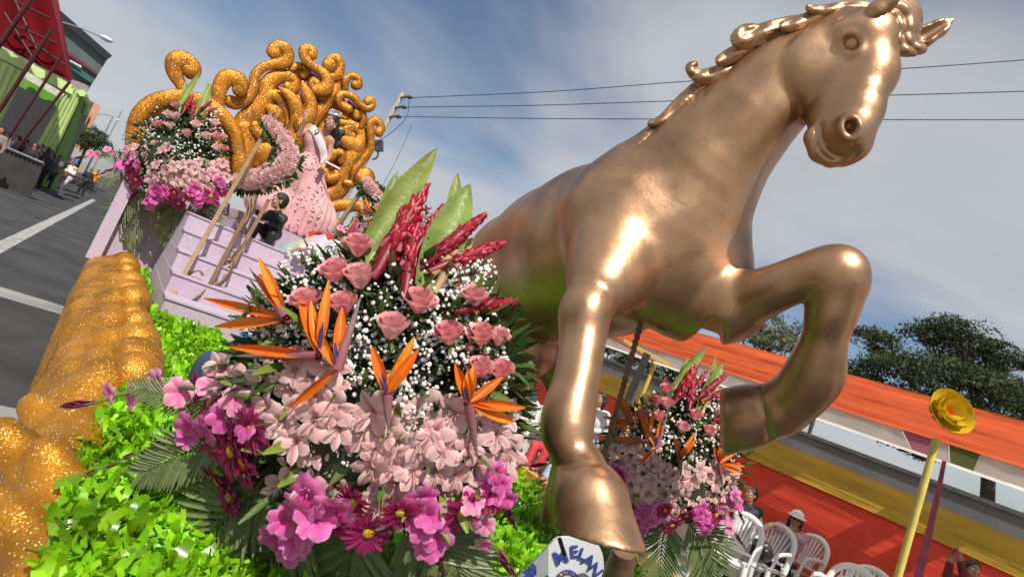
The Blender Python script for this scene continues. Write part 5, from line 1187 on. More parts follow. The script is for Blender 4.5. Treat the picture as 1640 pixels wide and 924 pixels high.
for (x, y, d, h, tp, bt, lab) in crowd:
    b = down(P(x, y, d), .07 if d < 26 else 0); J = pose(b, D(random.uniform(-.4, .8), 0, random.uniform(.2, 1)), h)
    for n, sg in (('L', -1), ('R', 1)):
        if random.random() < .4: J['ha' + n] = J['el' + n] + J['f'] * .2 + Z_ * random.uniform(.0, .15)
    person(lab, J, tp, bt, shoem, SKIN2, random.choice([0, 0, .2]), .030, group='spectators along the left side of the road', hands=False)
DARKL = ["black-topped spectator standing just behind the corrugated barricade's right half", 'spectator in dark clothes at the right corner of the barricade', 'spectator standing behind the person in blue jeans by the barricade', 'dim figure deep under the green booth header', 'spectator at the foot of the lime green leg curtain, left side', 'spectator in the middle of the foot of the lime green leg curtain', 'spectator at the right foot of the lime green leg curtain', 'far dark figure beyond the green side curtain', 'spectator just left of the marching musician', "dim figure behind the marching musician's shoulder", 'spectator behind the left end of the barricade rail', 'spectator behind the middle of the barricade rail', 'spectator behind the barricade rail near its right third', 'small far figure on the road beyond the marching musician', 'smallest far figure under the low roadside tree', 'far figure between the green booth and the low roadside tree']
for i in range(16):
    x = [48, 56, 64, 72, 78, 84, 90, 97, 100, 106, 20, 32, 40, 114, 120, 88][i]; d = [24, 26, 24.5, 28, 24, 26, 25, 30, 26, 34, 22.5, 23.5, 25, 36, 38, 31][i]
    b = down(P(x, 203 + .42 * x + random.uniform(0, 6), d), .0); J = pose(b, D(random.uniform(-.6, .8), 0, random.uniform(.1, 1)), random.uniform(1.58, 1.76))
    for n in 'LR':
        if random.random() < .4: J['ha' + n] = J['el' + n] + J['f'] * .2 + Z_ * random.uniform(.0, .2)
    person(DARKL[i], J, random.choice([blackc, blackc, navy, greyc]), random.choice([blackc, jeans, navy]), shoem, SKIN2, random.choice([0, 0, .2]), .032, group='dark-clothed spectators by the green booth', hands=False)
b = down(P(124, 255, 25), 0); J = pose(b, D(-.2, 0, 1), 1.66); J['knL'] += J['f'] * .16; J['ftL'] += J['f'] * .10; J['knR'] += J['f'] * .02; J['ftR'] -= J['f'] * .22
for n in 'LR': J['ha' + n] = J['el' + n] + J['f'] * .16 + Z_ * .02 - J['r'] * (.1 if n == 'R' else -.1)
mus, M_ = person('marching musician in white trousers and white and orange jacket on the road line', J, whitec, lilacc, shoem, SKIN2, 0, .026)
m = MB(); 
for n in 'LR': m.ico(J['sh' + n] - Z_ * .02, (.10, .10, .08), 2)
m.ico(J['chest'] - Z_ * .22, (.17, .16, .10), 2); m.build('orange_trim', orangec, mus)
s = SDF(); hd = J['head']; s.cap(hd + Z_ * .05, hd + Z_ * .12, .10, .09, .02); s.cap(hd + Z_ * .03 - J['r'] * .1, hd + Z_ * .03 + J['r'] * .1, .05, .05, .05); s.build('cap', mat('blue_cap', (.04, .12, .30), .7), .02, mus)
m = MB(); dc = J['chest'] + J['f'] * .30 - Z_ * .18; m.tube([dc - Z_ * .10, dc + Z_ * .10], .17, 16); tag(m.build('drum', mat('drum_shell', (.45, .20, .05), .5)), 'small orange drum held by the marching musician', 'drum')

# white plastic chairs
plas = mat('white_plastic', (.66, .65, .62), .38, 0, .04, 4, 0, 40, spec=.5)
ch0 = thing('plastic_chair', 'white plastic chair', 'chair', (0, 0, 0), 'white plastic chairs on the pavement'); ch0['local'] = 1
def cpart(name, mb, sm=True): return link(name, mb.mesh(name, plas, sm), ch0, False)
m = MB(); rows = []
for i in range(7):
    v = i / 6; rows.append([A([(-.22 + .44 * u) * (1 - .06 * v), .22 - .44 * v, .43 - .02 * math.sin(math.pi * u) - .015 * v + (.0 if 0 < i < 6 else -.03)]) for u in np.linspace(0, 1, 7)])
m.grid(rows); m.grid([[p - Z_ * .022 for p in r] for r in rows[::-1]]); cpart('seat', m)
arch = lambda u, w=.235, h=.47: A([-w * math.cos(math.pi * u), -.22 - .16 * (math.sin(math.pi * u) ** .6), .40 + h * (math.sin(math.pi * u) ** .45)])
m = MB(); m.tube([arch(u) for u in np.linspace(0, 1, 21)], [.036] * 21, 8, flat=.8); m.tube([A([-.20, -.25, .48]), A([0, -.265, .47]), A([.20, -.25, .48])], .02, 6); m.tube([A([-.14, -.365, .835]), A([0, -.385, .85]), A([.14, -.365, .835])], .036, 6, flat=.4); cpart('back_frame', m)
for i in range(7):
    u = (i - 3) / 3; m = MB(); m.bar((u * .085, -.262, .48), (u * .155, -.372, .86 - .06 * u * u), .024, .012); cpart('back_slat', m, False)
for sx in (-1, 1):
    m = MB(); m.tube(smooth_path([(sx * .235, -.25, .62), (sx * .27, -.10, .645), (sx * .275, .10, .64), (sx * .262, .20, .60), (sx * .25, .22, .44)], 4), .026, 8, flat=.55); cpart('armrest', m)
    m = MB(); m.tube([(sx * .225, .20, .44), (sx * .25, .24, .2), (sx * .27, .27, 0)], [.036, .032, .026], 6); cpart('leg', m)
    m = MB(); m.tube([(sx * .22, -.22, .46), (sx * .24, -.28, .2), (sx * .26, -.33, 0)], [.036, .032, .026], 6); cpart('leg', m)
base_rz = math.atan2(-(-T_)[0], (-T_)[1])
chairs = [(1252, 850, 7.2, .10, 'white plastic chair the woman in the white hat leans on, black bag on its seat'), (1306, 872, 7.7, -.1, 'white plastic chair directly behind the woman in the white hat'), (1205, 812, 7.5, .0, 'white plastic chair the boy in dark clothes leans over'), (1190, 850, 6.9, .35, 'white plastic chair half hidden by the flower arrangement and draped cloth'), (1412, 888, 6.9, .25, 'rear one of two white plastic chairs left of the yellow pole'), (1380, 902, 6.4, .15, 'front one of two white plastic chairs left of the yellow pole'), (862, 634, 10.2, -.1, 'white plastic chair the woman in the cap sits on'), (876, 648, 9.9, .2, 'empty white plastic chair right of the woman in the cap'), (846, 668, 9.6, .15, 'empty white plastic chair nearest the orange bird-of-paradise petals'), (950, 662, 9.6, 0, 'white plastic chair under the reading woman'), (1498, 925, 6.6, .1, 'white plastic chair top just right of the yellow pole'), (1010, 690, 9.2, 0, 'white plastic chair under the woman in sunglasses')]
for i, (x, y, d, a, lab) in enumerate(chairs):
    p = P(x, y, d); az = base_rz + a; fw = rotz(A([0, 1., 0]), az); loc = A([p[0], p[1], .15]) + fw * .37
    if i == 0: ch0.location = Vector(loc); ch0.rotation_euler = (0, 0, az); ch0['label'] = lab
    else: copy_tree(ch0, loc, az, lab)
CHL = lambda i: None
FT = norm(-T_ * .9 - S_ * .35)
def sit_at(x, y, d, face, h, **kw):                     # seated figure from the sight line of its head
    hp_ = P(x, y, d); k = h / 1.7; ln = kw.get('lean', 0); J = pose((hp_[0], hp_[1], 0), face, h, True, **kw); dz = hp_ - J['head']; dz2 = dz.copy()
    for q in list(J):
        if q not in ('f', 'r', 'k', 'hf'): J[q] = J[q] + dz
    for n in 'LR':
        J['ft' + n][2] = .15 + .05
    return J
# woman in the blue and red cap
J = sit_at(849, 612, 10.0, FT, 1.62, turn=-.3)
J['haL'] = J['elL'] + J['f'] * .22 + Z_ * .05; J['haR'] = J['elR'] + J['f'] * .2 + Z_ * .06
r_, M = person('seated woman in grey jacket and blue cap with red brim', J, clothm('charcoal_jacket', (.05, .055, .06)), blackc, shoem, SKIN2, .22, .018, True, hat=(clothm('blue_cap_cloth', (.04, .10, .42)), clothm('red_brim_cloth', (.60, .06, .04)), 'cap'))
m = MB(); c = (J['haL'] + J['haR']) / 2; m.tube([c - Z_ * .25 + J['f'] * .05, c + Z_ * .22 + J['f'] * .15], .035, 8); pr = m.build('streamer_stick', clothm('hot_pink_cloth', (.60, .03, .14))); tag(pr, 'hot pink and yellow flower stick held by the woman in the blue cap', 'flower stick')
m = MB()
for i in range(14): m.ico(c + Z_ * (-.2 + .035 * i) + J['f'] * .10 + A([random.uniform(-.06, .02), random.uniform(-.05, .05), 0]), .032, 1)
link('yellow_blossom', m.mesh('yellow_blossom', ypet), pr)
# person in coral trousers
J = sit_at(905, 660, 9.3, FT, 1.60); J['knL'] -= J['r'] * .05
person('seated person in coral red trousers mostly hidden behind the horse foreleg', J, blackc, redcl, shoem, SKIN2, .2, .022)
# reading woman in light jeans
J = sit_at(962, 640, 9.0, FT, 1.64, turn=-.2, lean=.12)
J['ftL'] += J['f'] * .25; J['ftR'] += J['f'] * .30
for n, sg in (('L', -1), ('R', 1)): J['ha' + n] = J['pelvis'] + J['f'] * .30 + Z_ * .20 + J['r'] * sg * .13
person('seated long-haired woman in white top and pale jeans reading a leaflet', J, clothm('pale_top', (.55, .55, .56)), ljeans, shoem, SKIN2, .30, .016, True)
m = MB(); c = J['pelvis'] + J['f'] * .34 + Z_ * .28
for sg in (-1, 1): m.box(c + J['r'] * sg * .085, J['r'] * .085 + J['f'] * .02 * sg, Z_ * .12 + J['f'] * .05, norm(np.cross(J['r'], Z_)) * .002)
pm = mat('leaflet_print', (.25, .38, .50), .5, 0, .9, 18, col2=(.72, .70, .66)); tag(m.build('leaflet', pm, None, False), 'printed leaflet held open by the long-haired woman', 'leaflet')
# woman in sunglasses
J = sit_at(1000, 684, 9.0, FT, 1.58, turn=.1)
r_, M = person('seated dark-haired woman in sunglasses behind the flowers near the black post', J, clothm('olive_top', (.12, .11, .08)), blackc, shoem, SKIN2, .2, .016, True)
m = MB()
for sg in (-1, 1): m.ico(J['head'] + M[0] * sg * .032 + J['hf'] * .092 + Z_ * .018, (.026, .022, .020), 2)
m.bar(J['head'] - M[0] * .07 + J['hf'] * .085 + Z_ * .022, J['head'] + M[0] * .07 + J['hf'] * .085 + Z_ * .022, .008, .008); m.build('sunglasses', mat('dark_lens', (.01, .01, .012), .1), r_)
# boy leaning over a chair
J = sit_at(1203, 792, 7.4, FT, 1.40, lean=.25, turn=-.5)
cb = P(1180, 822, 7.2)
J['haL'] = cb + Z_ * .02; J['elL'] = (J['shL'] + J['haL']) / 2 - Z_ * .04; J['haR'] = P(1202, 836, 7.1); J['elR'] = (J['shR'] + J['haR']) / 2 - Z_ * .05 + J['r'] * .05
person('boy in dark sweater and jeans leaning over a white chair back', J, clothm('dark_sweater', (.03, .032, .036)), jeans, shoem, SKIN2, 0, .015, True)
b = MB(); rows = []
for j, f in enumerate(np.linspace(0, 1, 9)): rows.append([P(*lerp(lerp((1160, 812), (1215, 836), g), lerp((1132, 912), (1192, 924), g), f), 6.95) + Fw * (.025 * math.sin(g * 14 + f * 2) - .06 * math.sin(math.pi * g)) for g in np.linspace(0, 1, 20)])
b.grid(rows); b.grid([[p + Fw * .01 for p in r] for r in rows]); tag(b.build('chair_cloth', clothm('cream_cloth', (.52, .49, .45))), 'cream cloth hanging over the chair back in front of the leaning boy', 'cloth')
# woman in white hat and pink sweater
J = sit_at(1275, 832, 7.6, FT, 1.55, lean=.22, turn=.1)
J['haL'] = P(1262, 848, 7.2); J['haR'] = P(1242, 843, 7.15); J['elL'] = P(1246, 848, 7.25); J['elR'] = P(1285, 866, 7.3)
r_, M = person('seated woman in dusty pink sweater and white sun hat leaning on a chair back', J, pinkc, blackc, shoem, SKIN2, .16, .014, True, hat=(clothm('white_hat_cloth', (.70, .69, .68)), clothm('white_hat_cloth', (.7, .7, .7)), 'brim'))
m = MB()
for sg in (-1, 1): m.ico(J['head'] + M[0] * sg * .032 + J['hf'] * .088 + Z_ * .018, (.026, .022, .018), 2)
m.bar(J['head'] - M[0] * .07 + J['hf'] * .08 + Z_ * .022, J['head'] + M[0] * .07 + J['hf'] * .08 + Z_ * .022, .008, .008); m.build('sunglasses', mat('dark_lens', (.01, .01, .012), .1), r_)
bagc = ch0.location; c0 = A(ch0.location[:]) + rotz(A([0, .02, .54]), base_rz + .1)
s = SDF(); s.ell(c0, (.14, .16, .12), k=.03)
for i in range(7): s.ell(c0 + A([random.uniform(-.09, .09), random.uniform(-.1, .1), random.uniform(0, .08)]), (.07, .06, .06), k=.02)
tag(s.build('plastic_bag', mat('black_plastic', (.012, .012, .014), .18, 0, .2, 9, .8, 24), .012), 'crumpled black plastic bag on the chair seat', 'bag')
s = SDF(); s.ell(c0 + rotz(A([.17, .08, -.02]), base_rz), (.10, .13, .11), k=.03); s.ell(c0 + rotz(A([.16, .16, .03]), base_rz), (.06, .07, .08), k=.03); tag(s.build('plastic_bag', mat('white_polythene', (.62, .58, .57), .3, 0, .06, 9, .6, 24, trans=.2), .012), 'white plastic bag beside the black one on the chair seat', 'bag')
# person with a phone at the lower right
J = sit_at(1556, 912, 6.6, norm(-T_ - S_ * .9), 1.55)
J['haL'] = P(1522, 900, 6.4); J['haR'] = P(1538, 898, 6.4); J['elL'] = P(1512, 940, 6.5); J['elR'] = P(1548, 945, 6.4)
person('person with dark hair holding up a phone at the bottom right', J, maroonc, blackc, shoem, SKIN2, .15, .015, True)
m = MB(); m.box(P(1530, 888, 6.38), norm(Rw) * .036, Uw * .075, Fw * .005); ph = m.build('phone', mat('phone_case', (.28, .03, .10), .35), None, False); tag(ph, 'dark pink phone held up at the bottom right', 'phone')
m = MB(); m.box(P(1530, 888, 6.38) - Fw * .007 + Uw * .045 - Rw * .012, Rw * .012, Uw * .014, Fw * .003); m.build('camera_bump', mat('dark_lens', (.01, .01, .012), .1), ph, False)

# ---------------------------------------------------------------- queen on the throne
pinkd = mat('blush_tulle', (.66, .36, .36), .6, 0, .08, 6, .25, 14, trans=.15); lace = mat('blush_lace', (.58, .31, .31), .6, 0, .2, 24, .6, 50)
qd = 7.9; q0 = P(500, 368, qd); q0[2] = 2.0
J = pose(q0, D(.25, 0, 1), 1.62, turn=-.1)
def setj(n, x, y, d): J[n] = P(x, y, d)
setj('head', 531, 197, qd - .08); setj('neck', 519, 218, qd); setj('chest', 508, 228, qd); setj('pelvis', 497, 262, qd)
setj('shL', 496, 205, qd); setj('shR', 530, 226, qd - .02); setj('elL', 478, 217, qd - .12); setj('haL', 489, 191, qd - .2); setj('elR', 527, 252, qd - .05); setj('haR', 520, 262, qd - .22)
J['hipL'] = J['pelvis'] - J['r'] * .09; J['hipR'] = J['pelvis'] + J['r'] * .09
for n in 'LR': J['kn' + n] = J['hip' + n] - Z_ * .42; J['ft' + n] = J['hip' + n] - Z_ * .80; J['ft' + n][2] = max(J['ft' + n][2], 2.06)
J['hdL'] = P(492, 172, qd - .2) - P(489, 191, qd - .2); J['pnL'] = -Fw; J['openL'] = True
J['hf'] = D(-.16, .10, 1); J['hu'] = D(.22, -1, 0); J['hu'] = norm(J['hu'] - J['hf'] * (J['hu'] @ J['hf']))
queen = thing('person', 'smiling woman in blush gown, white sash and tiara waving from the throne', 'person', q0)
s, M = body_sdf(J, head_k=1.04); s.build('body', SKIN, .011, queen)
q = J['k'] * 1.04
h = hair_sdf(J, M, q, .12); side = P(541, 230, qd + .02)
h.cap(J['head'] + M[0] * .06 * q - J['hf'] * .03, J['head'] * .4 + side * .6 - J['hf'] * .02, .05, .055, .04); h.cap(J['head'] * .4 + side * .6 - J['hf'] * .02, side + Z_ * -.05, .055, .025, .04)
for i in range(8): h.ell(side + A([random.uniform(-.05, .05), random.uniform(-.03, .03), random.uniform(-.05, .16)]), (.035, .035, .045), k=.015)
h.build('hair', HAIRM, .011, queen); face_parts(J, M, q, queen, True)
gown = SDF(); w0 = J['pelvis'] + Z_ * .06; hem = A([q0[0], q0[1], 2.02])
gown.cap(w0, J['pelvis'] - Z_ * .10, .135, .19, .06); gown.cap(J['pelvis'] - Z_ * .10, hem + Z_ * .30 - Rw * .08, .20, .30, .10); gown.cap(hem + Z_ * .30 - Rw * .08, hem + Z_ * .16 - Rw * .14, .30, .34, .1)
tr_ = Ps(424, 300, (hem @ S_) + .25); gown.cap(hem + Z_ * .35 - Rw * .1, A([tr_[0], tr_[1], 2.22]), .26, .16, .12); gown.cap(J['pelvis'] - Z_ * .1 - Rw * .05, A([tr_[0], tr_[1], 2.30]), .14, .10, .12)
gown.plane(hem, -Z_, hem - 2, hem + A([2, 2, .5]), .01)
def pleat(X, Y, Zq):
    a = np.arctan2(Y - hem[1], X - hem[0]); d = np.clip((w0[2] - Zq) / 1.0, 0, 1); return (.022 * np.sin(a * 19 + Zq * 2) + .012 * np.sin(a * 41 + 1 + Zq * 5)) * d
gown.build('skirt', pinkd, .016, queen, pleat)
bod = SDF(); bod.cap(J['chest'] + J['r'] * .055, J['chest'] - J['r'] * .055, .124, .124, .05); bod.cap(J['chest'] - Z_ * .05, w0, .122, .125, .05); bod.build('bodice', lace, .012, queen)
m = MB()                                                   # lace flowers sewn on the gown
gv = gown
for i in range(130):
    f = random.random(); x = random.uniform(446, 516) if f > .35 else random.uniform(490, 520); y = lerp((0, 258), (0, 372), f)[1] if f > .35 else random.uniform(230, 285)
    pt_, nn2, dd = gown.surf(x, y, 7.2, 8.6)
    if abs(gown.at(pt_[None])[0]) > .01: continue
    for k_ in range(5):
        a = k_ * 1.2566 + i; qz = A(frame_q(nn2).to_matrix()); o = qz @ A([math.cos(a), math.sin(a), 0]); blade(m, pt_ + nn2 * .012, o + nn2 * .4, nn2, .020, .018, .3, .1, 2, (.86, .60, .62))
o = m.build('lace_flowers', [vmat('lace_petal')], queen); o['kind'] = 'stuff'
m = MB(); pts = smooth_path([tuple(P(499, 203, qd - .10)), tuple(P(508, 217, qd - .17)), tuple(P(516, 236, qd - .17)), tuple(P(519, 252, qd - .14)), tuple(P(514, 268, qd - .17))], 5); up_dir = D(.9, -.4, .1)
rows = [[p - up_dir * .05, p - Fw * .012, p + up_dir * .05] for p in pts]; m.grid(rows); m.grid([[x + Fw * .006 for x in r] for r in rows]); sash = m.build('sash', mat('white_satin', (.72, .70, .68), .35, 0, .04, 5), queen)
m = MB(); c = P(508, 211, qd - .185)
m.tube([c, c - Fw * .006], .030, 14); m.build('sash_emblem', mat('emblem_blue', (.05, .06, .16), .6), sash); m = MB(); m.tube([c - Fw * .007, c - Fw * .011], .019, 12); m.build('emblem_centre', mat('emblem_pale', (.6, .58, .55), .6), sash)
m = MB(); hd = J['head'] + Z_ * .115 * q
for i in range(13):
    a = (i - 6) / 6 * 1.35; o = J['hf'] * math.cos(a) + M[0] * math.sin(a); b0 = hd + o * .082 * q; hgt = .05 * (1.2 - .5 * abs(i - 6) / 6); m.tube([b0 - Z_ * .01, b0 + Z_ * hgt + o * .01], [.012, .004], 6); m.ico(b0 + Z_ * hgt + o * .01, .010, 1)
m.tube([hd + (J['hf'] * math.cos(a) + M[0] * math.sin(a)) * .083 * q for a in np.linspace(-1.4, 1.4, 15)], .011, 6)
m.build('tiara', mat('silver_crystal', (.75, .75, .78), .18, .8, .1, 60), queen)
m = MB()
for sg in (-1, 1): m.ico(J['head'] + M[0] * sg * .078 * q - Z_ * .05 * q + J['hf'] * .01, (.010, .010, .022), 1)
m.build('earrings', mat('silver_crystal', (.75, .75, .78), .18, .8, .1, 60), queen)
m = MB(); m.bar(P(522, 259, qd - .24), P(545, 271, qd - .26), .022, .022); tag(m.build('sceptre', mat('white_satin', (.7, .7, .7), .4), None, False), 'short white rod held in the right hand of the waving woman', 'rod')

# boy in the black suit on the stairs
suit = clothm('black_suit', (.012, .012, .014), .6)
bd_ = 6.75; J = pose((0, 0, 0), D(-.9, 0, .5), 1.12, True); dz = P(449, 324, bd_) - J['head']
for k_ in list(J):
    if k_ not in ('f', 'r', 'k', 'hf'): J[k_] = J[k_] + dz
for n_, x, y, d in [('head', 448, 323, bd_), ('neck', 446, 341, bd_), ('chest', 441, 353, bd_), ('pelvis', 433, 372, bd_), ('shL', 434, 343, bd_ - .05), ('shR', 454, 350, bd_ - .02), ('elL', 421, 350, bd_ - .15), ('haL', 411, 338, bd_ - .22), ('elR', 447, 366, bd_ - .16), ('haR', 430, 357, bd_ - .26), ('hipL', 426, 370, bd_), ('hipR', 440, 374, bd_), ('knL', 412, 362, bd_ - .22), ('knR', 436, 376, bd_ - .25), ('ftL', 396, 388, bd_ - .2), ('ftR', 424, 402, bd_ - .22)]: J[n_] = P(x, y, d)
J['hf'] = norm(D(-.85, 0, .6) * A([1, 1, 0])); J['f'] = norm(D(-.7, 0, .8) * A([1, 1, 0]))
boy, M = person('small boy in black suit sitting on the lilac stairs', J, suit, suit, shoem, SKIN, 0, .012, True, head_k=1.28)
m = MB(); c = J['neck'] + J['f'] * .045; m.tube([c - Z_ * .02, c - Z_ * .09 + J['f'] * .03], [.03, .008], 6); m.build('shirt_front', whitec, boy)
# girl with dark hair and pastel tulle
J = sit_at(549, 386, 6.3, D(-.2, 0, 1), 1.15); gd = 6.3
for k_ in list(J):
    if k_ not in ('f', 'r', 'k', 'hf'): J[k_] = J[k_] + 0
J['ftL'] = J['knL'] - Z_ * .2; J['ftR'] = J['knR'] - Z_ * .2
J['hf'] = norm(D(.8, 0, .5) * A([1, 1, 0])); J['head'] = P(549, 384, gd); J['haL'] = J['head'] + J['hf'] * .16 - Z_ * .10; J['elL'] = J['shL'] - Z_ * .16 + J['f'] * .1
person('small girl with long dark hair in pale pink top among the pastel tulle', J, clothm('pale_pink_top', (.62, .45, .42)), lilacc, shoem, SKIN, .2, .013, True, head_k=1.25)
tm = vmat('pastel_tulle', .7, .3); b = MB(); rows = []; cols = []
pal = [(.80, .76, .82), (.35, .70, .72), (.55, .78, .78), (.78, .68, .45), (.74, .55, .78), (.80, .72, .80), (.55, .75, .78), (.85, .82, .84)]
for j in range(19):
    f = j / 18; row = []
    for i in range(25):
        g = i / 24; x, y = lerp(lerp((428, 400), (520, 372), f), lerp((440, 424), (540, 426), f), g)
        row.append(P(x, y + 5 * math.sin(f * 9) * 0, 6.45 - .42 * math.sin(math.pi * g) * math.sin(math.pi * (.1 + .85 * f)) - .03 * math.sin(f * 26 + g * 5) + .15 * (1 - g)) + Z_ * .08 * math.sin(math.pi * f) * math.sin(math.pi * g))
        u = (f * 4.2 + g * 3.2) % 7; c = lerp(pal[int(u)], pal[int(u) + 1], u - int(u)); cols.append(tuple(c))
    rows.append(row)
b.grid(rows, cols); tag(b.build('tulle_cloth', [tm]), 'pastel rainbow tulle spread on the lilac stairs beside the boy', 'tulle')
m = MB(); c = P(527, 404, 5.9); ax = D(-.3, -.5, .9); qz = A(frame_q(ax).to_matrix())
for r0_, rr_, hz in ((.13, .022, 0), (.10, .018, .02), (.07, .014, .03)): m.tube([c + qz @ A([r0_ * math.cos(a), r0_ * math.sin(a), hz]) for a in np.linspace(0, 6.2832, 25)], rr_, 8, cap=False)
m.tube([c - ax * .02, c + ax * .015], .12, 24); tag(m.build('white_hat', mat('white_hat_paint', (.68, .68, .68), .5)), 'white ringed round hat lying between the tulle and the pink roses', 'hat')

# gold stands with scroll irons, and the flower crescents on them
brass = mat('brushed_gold_metal', (.20, .125, .062), .5, .4, .08, 12, .1, 60)
def stand(label, posts, scrolls, d):
    r = thing('crescent_stand', label, 'stand', P(*posts[0][0], posts[0][2]))
    for a, c, d0_, d1_, w in posts: b = MB(); b.bar(P(*a, d0_), P(*c, d1_), w, w); b.build('post', brass, r, False)
    for pts in scrolls:
        q = smooth_path([tuple(P(*p)) for p in pts], 5); b = MB(); nrm_ = D(.4, 0, .8)
        b.tube(q, .030, 6, flat=.22, up=norm(np.cross(Fw, q[-1] - q[0]))); b.build('scroll_strip', brass, r)
    return r
stand('gold ladder stand with scroll strips carrying the big pink flower crescent', [((270, 483), (427, 207), 4.75, 6.3, .038), ((336, 456), (402, 330), 5.0, 6.1, .036), ((402, 330), (444, 226), 6.1, 6.4, .045), ((360, 446), (430, 322), 5.3, 6.2, .036)],
      [[(292, 470, 4.9), (284, 484, 4.85), (296, 488, 4.85), (318, 474, 4.9), (336, 456, 5.0)], [(284, 486, 4.8), (290, 462, 4.95), (302, 440, 5.0), (318, 434, 5.0), (325, 441, 5.0)], [(336, 454, 5.05), (350, 456, 5.1), (366, 440, 5.2), (374, 420, 5.3), (366, 414, 5.3)], [(366, 326, 5.9), (366, 344, 5.9), (380, 350, 5.9), (384, 338, 5.9)], [(402, 318, 6), (398, 350, 5.9), (384, 366, 5.8), (380, 356, 5.8)], [(410, 316, 6.05), (404, 340, 6), (392, 356, 5.95), (390, 372, 5.85), (398, 380, 5.8)], [(396, 388, 5.7), (376, 408, 5.5), (366, 420, 5.4)]], 5)
als_small = ALS
def chrys_mesh(seed):
    r = random.Random(seed); m = MB()
    for ring in range(3):
        n = (11, 8, 5)[ring]
        for i in range(n):
            a = 2 * math.pi * (i + r.random() * .5) / n; o = A([math.cos(a), math.sin(a), 0]); blade(m, Z3 * .04 * ring, o * (1 - .28 * ring) + Z3 * (.25 + .4 * ring), Z3, .9 - .2 * ring, .34, .5, .2, 2, (.95, .44, .47), (1, .80, .77))
    return m.mesh('chrysanthemum', [petalm])
CHR = [chrys_mesh(i) for i in range(3)]
def crescent(label, line, d, n, sz, tip=True):
    r = thing('flower_crescent', label, 'flower crescent', P(line[len(line) // 2][0], line[len(line) // 2][1], d))
    q = smooth_path(line, 6); s = SDF(); s.chain([(P(a[0], a[1], d), a[2] * .72 * d / FPX) for a in q], .02); s.build('greenery_base', mat('dark_greenery', (.03, .05, .02), .8, 0, .4, 30), .02, r)
    for i in range(n):
        a = q[random.randrange(len(q))]; u, v = random.gauss(0, .5), random.gauss(0, .5); ll = math.hypot(u, v)
        if ll > 1: u, v = u / ll, v / ll
        x, y = a[0] + u * a[2], a[1] + v * a[2]; p, nn3, _ = s.surf(x, y, d - .5, d + .4)
        if abs(s.at(p[None])[0]) > .02: p = P(x, y, d - .04); nn3 = D(u, v, .5)
        nn3 = norm(nn3 + A([random.uniform(-.4, .4) for _ in range(3)])); inst('chrysanthemum', random.choice(CHR), r, p, frame_q(nn3, spin=i), sz * random.uniform(.8, 1.2))
    m = MB()
    for i in range(260):
        a = q[random.randrange(len(q))]; ang = random.uniform(-.2, 3.3) ; x, y = a[0] + a[2] * .95 * math.cos(ang), a[1] + a[2] * .95 * math.sin(ang); g = random.uniform(.6, 1.5)
        blade(m, P(x, y, d), D(math.cos(ang) + random.uniform(-.6, .6), math.sin(ang) + random.uniform(-.6, .6), random.uniform(-.2, .6)), D(0, -.3, 1), sz * 1.7, sz * .7, .3, .2, 2, (.05 * g, .10 * g, .02))
    o = m.build('trimming_leaves', [leafm], r); o['kind'] = 'stuff'
crescent('large crescent of pale pink chrysanthemums in front of the waving woman', [(427, 190, 6), (441, 207, 10), (456, 228, 14), (464, 248, 17), (457, 268, 19), (438, 281, 19), (414, 288, 18), (392, 292, 15), (380, 290, 11)], 6.15, 250, .050)
crescent('small crescent of pale pink chrysanthemums right of the throne', [(587, 292, 7), (596, 304, 9), (606, 318, 11), (612, 334, 11)], 6.6, 55, .055)
stand('gold stand under the small flower crescent right of the throne', [((535, 372), (585, 296), 6.4, 6.7, .04), ((552, 380), (594, 312), 6.3, 6.7, .04)], [[(560, 340, 6.5), (575, 335, 6.5), (580, 345, 6.5), (572, 358, 6.4)], [(548, 366, 6.4), (560, 360, 6.4), (566, 348, 6.4)]], 6.5)
# red box and small details behind the roses
m = MB(); m.box(P(515, 378, 6.9), Rw * .12, Uw * .05, Fw * .1); tag(m.build('red_cushion', clothm('red_cushion_cloth', (.60, .06, .035)), None, False), 'bit of red cushion at the foot of the throne scrolls', 'cushion')
for (x, y, d, r_, c, lab) in [(344, 583, 2.9, .085, (.03, .05, .10), 'dark blue dome lamp on the green leaves behind the flowers'), (400, 545, 3.2, .06, (.06, .20, .55), 'bright blue round lamp at the corner of the lowest stair')]:
    s = SDF(); p = P(x, y, d); s.ell(p, (r_, r_, r_ * .8), k=.01); s.cap(p - Z_ * r_ * 1.2, p - Z_ * r_ * .4, r_ * 1.05, r_ * 1.05, .01); tag(s.build('dome_lamp', mat('dome_' + str(x), c, .3, 0, .1, 6), .008), lab, 'lamp')

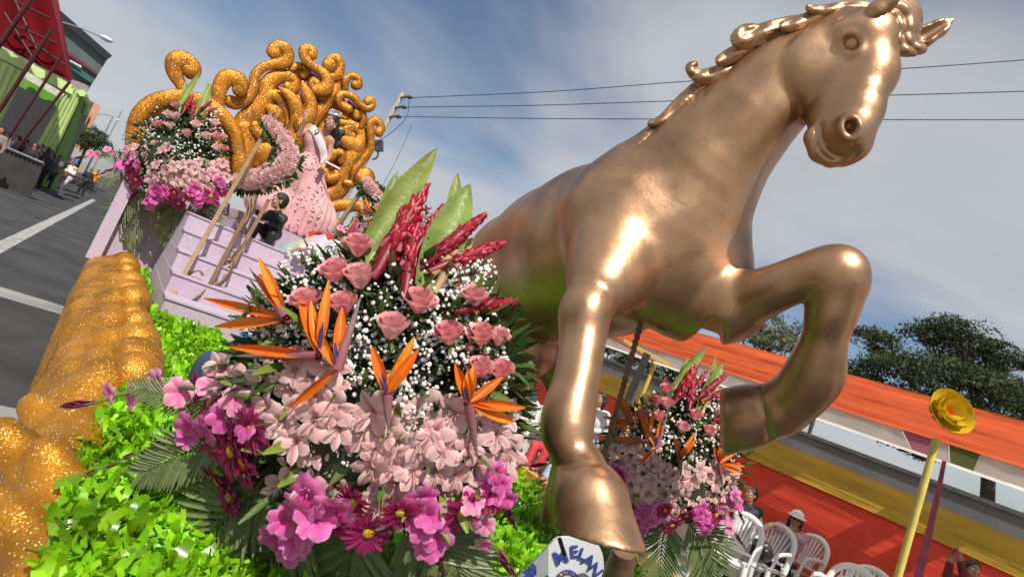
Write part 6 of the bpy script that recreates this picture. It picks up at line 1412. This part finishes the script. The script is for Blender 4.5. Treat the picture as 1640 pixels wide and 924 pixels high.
# ---------------------------------------------------------------- club sign under the hoof
sg_ = thing('club_sign', 'white two-panel club shield sign with blue lettering under the horse hoof', 'sign', P(905, 940, 2.15))
signm = mat('sign_white', (.62, .63, .68), .55, 0, .03, 4); blue = mat('sign_blue', (.035, .055, .30), .6, 0, .05, 8); goldp = mat('sign_gold', (.62, .42, .14), .6, 0, .05, 8)
sd = 2.12; off = Fw * .018
right = smooth_path([(878, 875), (893, 862), (925, 862), (948, 866), (962, 880), (967, 900), (966, 930), (960, 975)], 3)
b = MB(); b.prism([P(x, y, sd) for x, y in right] + [P(878, 990, sd)], off); b.build('front_panel', signm, sg_, False)
b = MB(); b.prism([P(877.5, 876, sd), P(877.5, 990, sd), P(790, 1010, sd + .10), P(800, 958, sd + .10), P(832, 922, sd + .06)], off); b.build('side_panel', signm, sg_, False)
def letter(ch, x, y, size, ang, d, m, bold=.012):
    cu = bpy.data.curves.new('lettering', 'FONT'); cu.body = ch; cu.size = size * d / FPX; cu.align_x = 'CENTER'; cu.align_y = 'CENTER'; cu.extrude = .0012; cu.offset = bold * size * d / FPX
    ob = bpy.data.objects.new('tmp', cu); COL.objects.link(ob); dg = bpy.context.evaluated_depsgraph_get(); me = bpy.data.meshes.new_from_object(ob.evaluated_get(dg)); COL.objects.unlink(ob); bpy.data.objects.remove(ob)
    a = rad(ang); xa = math.cos(a) * Rw - math.sin(a) * Uw * -1 * -1; ya = math.sin(a) * Rw + math.cos(a) * Uw
    p = P(x, y, d - .006); Mx = Matrix(((xa[0], ya[0], -Fw[0], p[0]), (xa[1], ya[1], -Fw[1], p[1]), (xa[2], ya[2], -Fw[2], p[2]), (0, 0, 0, 1)))
    me.transform(Mx); me.materials.clear(); me.materials.append(m); me.update(); return link('lettering', me, sg_)
for ch, x, y, s_, an in [('M', 899, 893, 30, -18), ('E', 920, 884, 27, -4), ('L', 933, 888, 26, 18), ('A', 943, 898, 27, 34), ('N', 953, 913, 27, 52), ('I', 960, 932, 26, 66)]: letter(ch, x, y, s_, an, sd, blue, .022)
letter('M', 854, 918, 32, -42, sd + .03, blue, .03); letter('.', 871, 916, 40, -30, sd + .0, blue, .03)
b = MB(); c = P(909, 930, sd); b.tube([c - Fw * .003, c - Fw * .007], 17.5 * sd / FPX, 28); em = b.build('emblem', goldp, sg_, False)
for r0_, r1_ in ((17.8, .9), (10.5, .6)): m = MB(); m.tube([P(909 + r0_ * math.cos(a), 930 + r0_ * math.sin(a), sd - .008) for a in np.linspace(0, 6.2832, 33)], r1_ * sd / FPX, 5, cap=False); m.build('emblem_ring', blue, em)
for ch, an in zip('LIONS', (-50, -26, 0, 26, 50)): letter(ch, 909 + 14 * math.sin(rad(an)), 930 - 14 * math.cos(rad(an)), 8.5, an, sd - .004, blue, .02)
letter('L', 909, 931, 15, 0, sd - .004, blue, .02)
